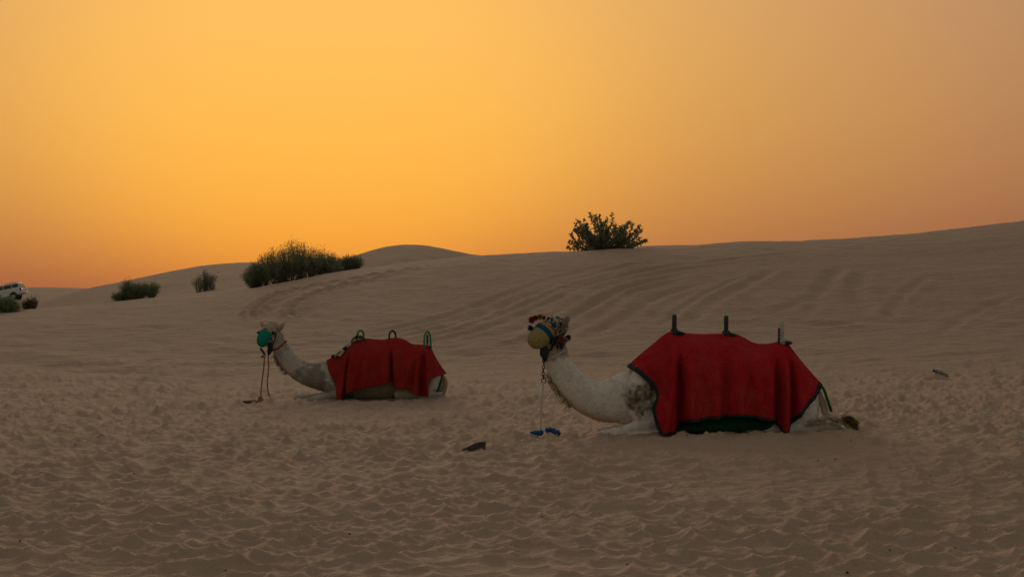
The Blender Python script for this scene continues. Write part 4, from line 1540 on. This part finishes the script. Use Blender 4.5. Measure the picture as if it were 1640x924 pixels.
# ------------------------------ left camel
def left_camel():
    D = LC[1]
    z0 = float(ground(np.array([LC[0]]), np.array([LC[1]]))[0])
    sc = F / D
    vg = HOR + (ZC - z0) * sc
    print('left camel ground row', vg)
    fr = Frame(590, 640.0, D)
    loc = (LC[0], LC[1], z0)
    g = Geo()
    tors = [(500, 587, 623, .14, .1), (512, 583, 627, .20, .15), (528, 579, 632, .26, .25), (545, 572, 637, .31, .35), (562, 561, 640, .35, .45), (580, 552, 641, .39, .5), (610, 553, 641, .42, .4), (637, 551, 641, .42, .4), (660, 560, 641, .39, .35), (684, 563, 640, .34, .3), (697, 581, 638, .28, .2), (706, 596, 635, .20, .15), (711, 604, 630, .12, .1)]
    p = np.array(tors, float)
    p = np.array([catmull(p, t) for t in np.linspace(0, len(p) - 1, 56)])
    rings = []
    for u, vt, vb, hw, nar in p:
        x, _, zt = fr(u, vt)
        zb = fr(u, vb)[2]
        rings.append(((x, 0, (zt + zb) / 2), (0, 1, 0), (0, 0, 1), hw, (zt - zb) / 2, nar))
    g.loft(rings, 34)
    g.spine(fr.sp([(532, 605, 0, .23, .34), (508, 604, 0, .205, .27), (486, 598, -.03, .17, .222), (468, 585, -.06, .145, .195), (455, 568, -.09, .122, .180), (447, 552, -.11, .108, .160), (444, 541, -.12, .10, .14)]), 26)
    g.spine(fr.sp([(441, 528, -.05, .095, .11), (437, 527, -.15, .128, .130), (432, 532, -.27, .135, .130), (428, 539, -.39, .100, .108), (425, 545, -.47, .085, .09)]), 26)
    g.spine(fr.sp([(444, 543, -.12, .085, .09), (436, 548, -.26, .075, .085), (428, 552, -.40, .06, .06)]), 16)
    # brow bones
    for gx in ((419, 533, -.27), (442, 533, -.26)):
        g.ball(fr(*gx), (.04, .05, .035))
    for sg in (-1, 1):
        f2 = (lambda q: q) if sg < 0 else mirror_y
        g.spine(f2(fr.sp([(535, 598, -.20, .12, .16), (531, 617, -.25, .12, .17), (540, 632, -.26, .10, .11)])), 18)
        g.spine(f2(fr.sp([(660, 628, -.33, .10, .12), (690, 634, -.32, .08, .07), (708, 631, -.30, .05, .045)])), 14)
        g.spine(f2(fr.sp([(640, 632, -.40, .07, .10), (655, 629, -.39, .09, .13), (672, 633, -.36, .08, .09)])), 16)
        g.spine(f2(fr.sp([(698, 606, -.16, .11, .16), (692, 622, -.24, .12, .16), (684, 632, -.28, .1, .1)])), 18)
    g.spine(fr.sp([(546, 630, -.27, .10, .115), (520, 636, -.30, .075, .08), (496, 641, -.33, .058, .048), (480, 643, -.35, .052, .045)]), 16)
    g.spine(fr.sp([(546, 630, .22, .10, .11), (515, 636, .10, .07, .07), (490, 638, .00, .058, .050), (474, 638, -.08, .052, .052)]), 16)
    g.spine(fr.sp([(478, 644, -.35, .045, .03), (520, 645, -.34, .05, .04), (552, 643, -.33, .06, .06)]), 12)
    # ears
    g.spine(fr.sp([(445, 531, -.10, .05, .05), (450, 526.5, -.13, .058, .058), (454, 522, -.14, .045, .04), (457.5, 517, -.14, .012, .012)]), 14)
    g.spine(fr.sp([(429, 527, -.16, .045, .045), (425, 523.5, -.20, .052, .05), (422, 520, -.21, .035, .03), (419.5, 516, -.22, .012, .012)]), 14)
    me = fuse(g, 0.015, 6)

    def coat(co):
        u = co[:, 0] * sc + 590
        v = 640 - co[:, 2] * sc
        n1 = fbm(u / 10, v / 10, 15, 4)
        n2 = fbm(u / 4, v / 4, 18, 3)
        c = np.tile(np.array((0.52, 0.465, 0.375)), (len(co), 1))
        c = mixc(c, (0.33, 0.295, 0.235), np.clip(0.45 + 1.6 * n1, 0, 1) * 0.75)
        # broad darker grey area on the lower neck, and dark armpit
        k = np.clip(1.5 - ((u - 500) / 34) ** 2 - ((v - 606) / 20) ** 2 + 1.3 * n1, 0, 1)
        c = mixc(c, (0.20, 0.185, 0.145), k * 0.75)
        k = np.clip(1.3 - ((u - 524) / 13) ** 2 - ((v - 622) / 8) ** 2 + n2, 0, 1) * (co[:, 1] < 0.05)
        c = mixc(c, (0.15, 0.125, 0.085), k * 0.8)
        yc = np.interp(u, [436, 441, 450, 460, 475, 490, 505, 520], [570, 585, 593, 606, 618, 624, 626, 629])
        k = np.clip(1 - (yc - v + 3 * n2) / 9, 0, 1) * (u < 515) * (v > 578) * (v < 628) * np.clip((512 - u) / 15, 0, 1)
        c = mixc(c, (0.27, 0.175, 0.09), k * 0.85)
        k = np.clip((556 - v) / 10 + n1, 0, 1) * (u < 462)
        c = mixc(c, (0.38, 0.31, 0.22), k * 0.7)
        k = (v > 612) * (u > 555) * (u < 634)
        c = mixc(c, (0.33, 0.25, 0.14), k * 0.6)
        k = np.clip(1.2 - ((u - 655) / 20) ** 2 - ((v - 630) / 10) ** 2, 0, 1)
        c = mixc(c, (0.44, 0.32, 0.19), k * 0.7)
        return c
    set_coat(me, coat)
    root = empty('camel', loc)
    tag(root, 'grey-cream camel kneeling at left, farther away, facing the camera in a green muzzle basket', 'camel', 'kneeling camels')
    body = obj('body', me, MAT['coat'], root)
    rs = np.random.default_rng(32)
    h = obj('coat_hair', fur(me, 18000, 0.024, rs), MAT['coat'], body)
    tag(h, kind='stuff')
    bvh = bvh_of(me)
    for gx in ((418.5, 534.5, 0), (441.0, 534.5, 0)):
        hpt, nn, i, d = bvh.ray_cast(Vector(fr(gx[0], gx[1], -3)), Vector((0, 1, 0)))
        Geo().ball(hpt - nn * 0.012, (0.055, 0.045, 0.036)).build('eye', MAT['eye'], root)
    pts = [fr(u, v, -.12 + 0.05 * k) for u, v in ((437, 574), (439, 580), (441, 584), (445, 588), (450, 593), (455, 600)) for k in (-1, 0, 1)]
    pts = [bvh.find_nearest(Vector(p))[0] for p in pts]
    tuft(pts, [(-0.15, -0.05, -0.95)] * len(pts), 0.07, 0.008, MAT['throat_hair'], 'throat_hair', root, 13, 34, 0.3, 0.025)
    tp = curve_pts([fr(708, 601, -.05), fr(714, 611, -.12), fr(714, 622, -.18), fr(710, 632, -.22)], 14)
    tm = Geo().tube(tp, np.linspace(0.035, 0.042, 14), 10).mesh('tail')
    set_coat(tm, lambda co: np.tile(np.array((0.34, 0.24, 0.14)), (len(co), 1)))
    obj('tail', tm, MAT['coat'], root)

    T = [(523, 579), (535, 572), (550, 560), (566, 549), (583, 544), (611, 546), (625, 544), (637, 543), (648, 546), (661, 553), (679, 554), (688, 556), (698, 575), (707, 589), (715, 600)]
    Fe = [(523, 579), (531, 597), (541, 613), (543, 628), (544.5, 641)]
    B = [(544.5, 641), (555, 637), (561, 628), (575, 624), (600, 619), (622, 613), (631, 611), (636, 620), (646, 621), (658, 624), (672, 633), (688, 634)]
    Re = [(715, 600), (703, 603), (692, 607), (688, 613), (688, 634)]
    Wf = [(520, .16), (540, .30), (565, .42), (600, .50), (640, .50), (675, .44), (695, .34), (715, .14)]
    folds = [
        (575, 548, 548, 642, 4, 6, .06), (562, 560, 554, 640, 2, 3.5, -.09), (584, 552, 566, 630, 4, 6, .035), (600, 556, 596, 622, 4, 6, -.02),
        (612, 548, 617, 616, 4, 6, .035), (628, 554, 631, 613, 2, 3, -.09), (640, 548, 642, 624, 4, 5, .045), (662, 570, 648, 622, 3, 4, .04), (668, 565, 660, 625, 3, 4, -.03),
        (679, 556, 677, 633, 2.5, 4, -.07), (686, 558, 688, 636, 3, 4, .075), (697, 575, 699, 606, 3, 4, .02)]
    bl = empty('camel_blanket', loc)
    tag(bl, 'dull dark red blanket without hem draped over the left camel', 'blanket', 'red camel blankets')
    blanket(fr, bvh, T, B, Fe, Re, Wf, folds, 'cloth', bl, MAT['dull_red_cloth'], hem=None, seed=12, thick=0.014, ns=130, nt=56)

    sd = empty('camel_saddle', loc)
    tag(sd, 'riding saddle of the left camel, three green and dark upright loop handles', 'saddle', 'camel saddles')
    for (u, vb, vt, mt) in ((577.5, 547, 529.5, 'green_wrap'), (628.5, 546, 530, 'dark_wrap'), (684.5, 557, 531.5, 'green_wrap')):
        b0 = fr(u, vb)
        hoop(Geo(), (b0[0], 0, b0[2]), (vb - vt) / sc - 0.02, 0.20, R(52), 0.020).build('handle', MAT[mt], sd)
        Geo().ball((b0[0], 0, b0[2] - 0.005), (0.10, 0.14, 0.03), 16, 8).build('handle_pad', MAT['dark_wrap'], sd)
    Geo().tube([(*fr(684.5, 553 - k * 1.5, -.01),)[:3] for k in range(11)], 0.022, 8).build('handle_cord', MAT['dark_wrap'], sd)
    st = curve_pts([fr(706, 600, -.12), fr(706, 610, -.20), fr(702, 622, -.26), fr(699, 629, -.30)], 10)
    Geo().tube(st, 0.04, 8, sq=0.4).build('tail_strap', MAT['green_pad'], sd)
    gp = Geo()
    gp.spine(fr.sp([(553, 638, -.30, .08, .05), (560, 637, -.31, .09, .06), (572, 640, -.30, .06, .03)]), 16)
    gp.build('under_cloth', MAT['green_pad'], sd)

    mb_ = empty('muzzle_basket', loc)
    tag(mb_, 'coiled emerald green muzzle basket on the left camel', 'muzzle basket', 'camel muzzle baskets')
    prof = [(0, .112), (.15, .124), (.4, .130), (.6, .124), (.78, .102), (.9, .07), (1.0, .004)]
    basket(fr, (431, 533, -.36), (423.5, 556, -.52), [(0, .07, prof, BEADS[5], 'rim'), (.07, 1.0, prof, MAT['basket_green'], 'shell')], mb_)

    ht = empty('halter', loc)
    tag(ht, 'dark bridle and red neck collar on the left camel', 'halter', 'camel halters')
    for nm, pts, r_, mt in (('cheek_strap', [fr(433, 528, -.45), fr(440, 540, -.42), fr(443, 546, -.35), fr(440, 554, -.38)], 0.014, 'black_strap'),
                            ('nose_strap', [fr(424, 527, -.45), fr(431, 525, -.45), fr(436, 532, -.46), fr(438, 541, -.45)], 0.014, 'black_strap'),
                            ('throat_strap', [fr(446, 535, -.25), fr(443, 550, -.30), fr(434, 560, -.35)], 0.014, 'black_strap')):
        Geo().tube(snap(bvh, pts, 0.010, 22), r_, 8, sq=0.6).build(nm, MAT[mt], ht)
    col_ = [fr(u, v, y) for (u, v, y) in ((437, 563, -.28), (446, 561, -.35), (455, 554, -.3), (461, 547, -.1), (455, 552, .12), (442, 560, .12), (434, 563, -.05), (437, 563, -.28))]
    Geo().tube(snap(bvh, col_, 0.010, 50), 0.026, 8, sq=0.5).build('collar', MAT['dull_red_cloth'], ht)
    Geo().spine(fr.sp([(438, 553, -.38, .05, .06), (437, 561, -.36, .05, .06), (435, 568, -.36, .03, .03)]), 12).build('chin_wrap', MAT['black_strap'], ht)

    tt_ = empty('tether', loc)
    tag(tt_, 'short chain and two reddish rope ends hanging from the left camel', 'tether', 'camel tethers')
    for k in range(7):
        c = Vector(fr(424.5 + 0.8 * k, 559 + 1.6 * k, -.52 + 0.02 * k))
        loop = [(c.x + 0.018 * math.cos(a), c.y + (0.012 * math.cos(a) if k % 2 else -0.012 * math.cos(a)), c.z + 0.024 * math.sin(a)) for a in np.linspace(0, 2 * math.pi, 12)[:-1]]
        Geo().tube(loop, 0.007, 6, closed=True).build('chain_link', MAT['iron'], tt_)
    z_at = lambda u, y: gz(LC[0] + (u - 590) / sc, LC[1] + y) - z0
    def gpt(u, y, dz=0.012):
        return ((u - 590) / sc, y, z_at(u, y) + dz)

    def twist(p, r):
        p = curve_pts(p, 70)
        return Geo().tube(p, [r * (1 + 0.16 * math.sin(k * 1.35)) for k in range(70)], 7)
    twist([fr(429, 570, -.42), fr(428, 590, -.44), fr(425.5, 612, -.46), fr(424, 628, -.47), gpt(424.5, -.48, 0.05)], 0.014).build('rope', MAT['red_rope'], tt_)
    twist([fr(434, 568, -.36), fr(435, 590, -.37), fr(433, 610, -.38), fr(434, 625, -.39), fr(437, 636, -.40)], 0.014).build('rope', MAT['red_rope'], tt_)
    kn = [gpt(420, -.52, .03), gpt(423, -.44, .07), gpt(427, -.50, .06), gpt(424, -.56, .03), gpt(421, -.48, .08), gpt(426, -.46, .03), gpt(428, -.55, .015), gpt(418, -.58, .012)]
    twist(kn, 0.016).build('rope_knot', MAT['red_rope'], tt_)
    Geo().ball(fr(426, 571.5, -.43), (.035, .035, .03)).build('knot', MAT['red_rope'], tt_)

    # bead garland over the front of the saddle
    gd = empty('bead_garland', loc)
    tag(gd, 'string of black, white and yellow beads along the front edge of the left saddle', 'garland')
    rs = np.random.default_rng(19)
    line_ = [(533, 572, .0), (540, 571, -.10), (548, 569, -.14), (552, 561, -.10), (556, 556, -.08), (562, 552, -.06), (567, 545, -.06), (572, 541, -.06), (578, 541, -.07), (583, 544, -.05)]
    pp = arc_resample(curve_pts([fr(u, v, y - .08) for u, v, y in line_], 60), 44)
    pp = [Vector(p) + Vector(rs.normal(size=3) * 0.008) for p in pp]
    cl = Geo().tube([tuple(p) for p in curve_pts([fr(u, v, y - .08) for u, v, y in line_], 30)], 0.010, 6)
    cl.build('cord', BEADS[1], gd)
    beads(gd, pp, 0.030, rs, [0, 0, 1, 1, 1, 4, 5, 3])
    return fr


left_camel()


# ------------------------------------------------------------------ things lying on the sand
x_, y_, z_ = at(762, 722)
q = Geo()
wv = [(-0.17, -0.07, -0.02), (0.07, -0.07, -0.06), (0.08, -0.07, 0.105), (-0.17, 0.09, -0.02), (0.07, 0.09, -0.06), (0.08, 0.09, 0.105), (-0.165, -0.07, 0.005), (-0.165, 0.09, 0.005)]
q.add([Matrix.Rotation(R(-42), 3, 'Z') @ Vector(p) for p in wv], [(0, 1, 2, 6), (3, 7, 5, 4), (0, 6, 7, 3), (6, 2, 5, 7), (1, 4, 5, 2), (0, 3, 4, 1)])
tag(q.build('wooden_block', MAT['wood_dark'], None, smooth=False, loc=(x_, y_, gz(x_, y_) + 0.020)), 'dark wedge-shaped wooden block half buried in the sand between the camels', 'block')

x_, y_, z_ = at(396, 646)
st = empty('wooden_peg', (x_, y_, gz(x_, y_) + 0.035), (0, R(-6), R(8)))
tag(st, 'dark wooden peg with a reddish cord end near the left camel', 'peg')
Geo().tube([(-0.13, 0, 0), (-0.05, 0, 0.004), (0.06, 0, 0), (0.10, 0, -0.004)], [0.032, 0.036, 0.034, 0.026], 8).build('stick', MAT['wood_dark'], st)
Geo().tube([(0.09, 0, 0), (0.12, 0.02, 0.018), (0.15, -0.01, 0.02), (0.17, 0.01, -0.01), (0.19, 0, -0.02)], 0.018, 7).build('cord_end', MAT['red_rope'], st)

# crumpled bottle at right
x_, y_, z_ = at(1506, 607)
m_bot = noise_mat('dusty_plastic', (0.10, 0.09, 0.065), (0.34, 0.31, 0.25), 26, 0.7, 0.4, 0.7, 30, 0.02)
bt = empty('plastic_bottle', (x_, y_, gz(x_, y_) + 0.10), (0, 0, 0))
tag(bt, 'crumpled dusty plastic bottle with blue cap on a sand heap at right', 'bottle')
rot = Matrix.Rotation(R(-78), 4, 'Y') @ Matrix.Rotation(R(20), 4, 'X')
rot = Matrix.Translation((0.0, 0, 0.0)) @ Matrix.Rotation(R(-66 - 47), 4, 'Y')
pr = [(0.001, -0.20), (0.05, -0.20), (0.062, -0.18), (0.058, -0.12), (0.066, -0.06), (0.056, 0.0), (0.068, 0.05), (0.065, 0.09), (0.05, 0.13), (0.028, 0.16), (0.026, 0.175)]
bo = Geo().lathe(pr, Matrix.Rotation(R(-66), 4, 'Y'), 16)
rs = np.random.default_rng(3)
bo.v = [tuple(np.array(v) + rs.normal(size=3) * 0.006) for v in bo.v]
bo.build('bottle_body', m_bot, bt, smooth=False)
Geo().lathe([(0.001, 0.165), (0.036, 0.165), (0.038, 0.205), (0.001, 0.208)], Matrix.Rotation(R(-66), 4, 'Y'), 14).build('cap', MAT['blue_foam'], bt)
hp = Geo()
# little sand heap under the bottle
n_ = 22
V = []
for i in range(n_ + 1):
    for j in range(n_ + 1):
        a, b = (i / n_ - 0.5) * 1.5, (j / n_ - 0.5) * 1.1
        e = math.exp(-((a + 0.12) / 0.30) ** 2 - (b / 0.26) ** 2)
        V.append((a, b, gz(x_ + a, y_ + b) - gz(x_, y_) + 0.115 * e - 0.012 + 0.008 * vnoise(np.array([a * 9]), np.array([b * 9]), 4)[0]))
Fc = [(i * (n_ + 1) + j, (i + 1) * (n_ + 1) + j, (i + 1) * (n_ + 1) + j + 1, i * (n_ + 1) + j + 1) for i in range(n_) for j in range(n_)]
hp.add(V, Fc)
ho = hp.build('sand_heap', MAT['sand'], None, loc=(x_, y_, gz(x_, y_)))
tag(ho, 'small heap of drifted sand under the bottle', 'ground', kind='structure')

# scattered droppings
drop_px = [(112, 688), (120, 714), (285, 730), (214, 765), (186, 746), (138, 894), (32, 866), (400, 892), (500, 780), (436, 745), (645, 706), (698, 716), (750, 744), (778, 830), (975, 498), (955, 713), (953, 745), (960, 700), (940, 886), (1000, 780), (1110, 796), (1180, 735), (1363, 707), (1338, 735), (1310, 742), (1490, 760), (1357, 917), (1425, 886), (1580, 848), (1497, 808), (1627, 700), (1600, 720), (1200, 712), (868, 830), (1005, 912), (362, 920), (660, 640), (700, 612), (1320, 552), (845, 570), (1100, 700), (1530, 880), (80, 800), (560, 860), (330, 660)]
bm = bmesh.new()
bmesh.ops.create_icosphere(bm, subdivisions=2, radius=1)
for v in bm.verts:
    v.co *= 1 + 0.25 * math.sin(v.co.x * 5 + v.co.y * 3) * math.cos(v.co.z * 4)
dme = bpy.data.meshes.new('dropping')
bm.to_mesh(dme)
bm.free()
rs = np.random.default_rng(8)
for (u, v) in drop_px:
    x_, y_, z_ = at(u, v)
    s_ = rs.uniform(0.006, 0.011) * (0.75 if v > 780 and v < 905 else 1)
    o = obj('dropping', dme, MAT['dung'], None, (x_, y_, gz(x_, y_) + s_ * 0.4))
    o.scale = (s_ * rs.uniform(1, 1.6), s_, s_ * 0.8)
    o.rotation_euler = (0, 0, rs.uniform(0, 6))
    tag(o, 'tiny dark camel dropping on the open sand', 'dropping', 'droppings scattered over the sand')
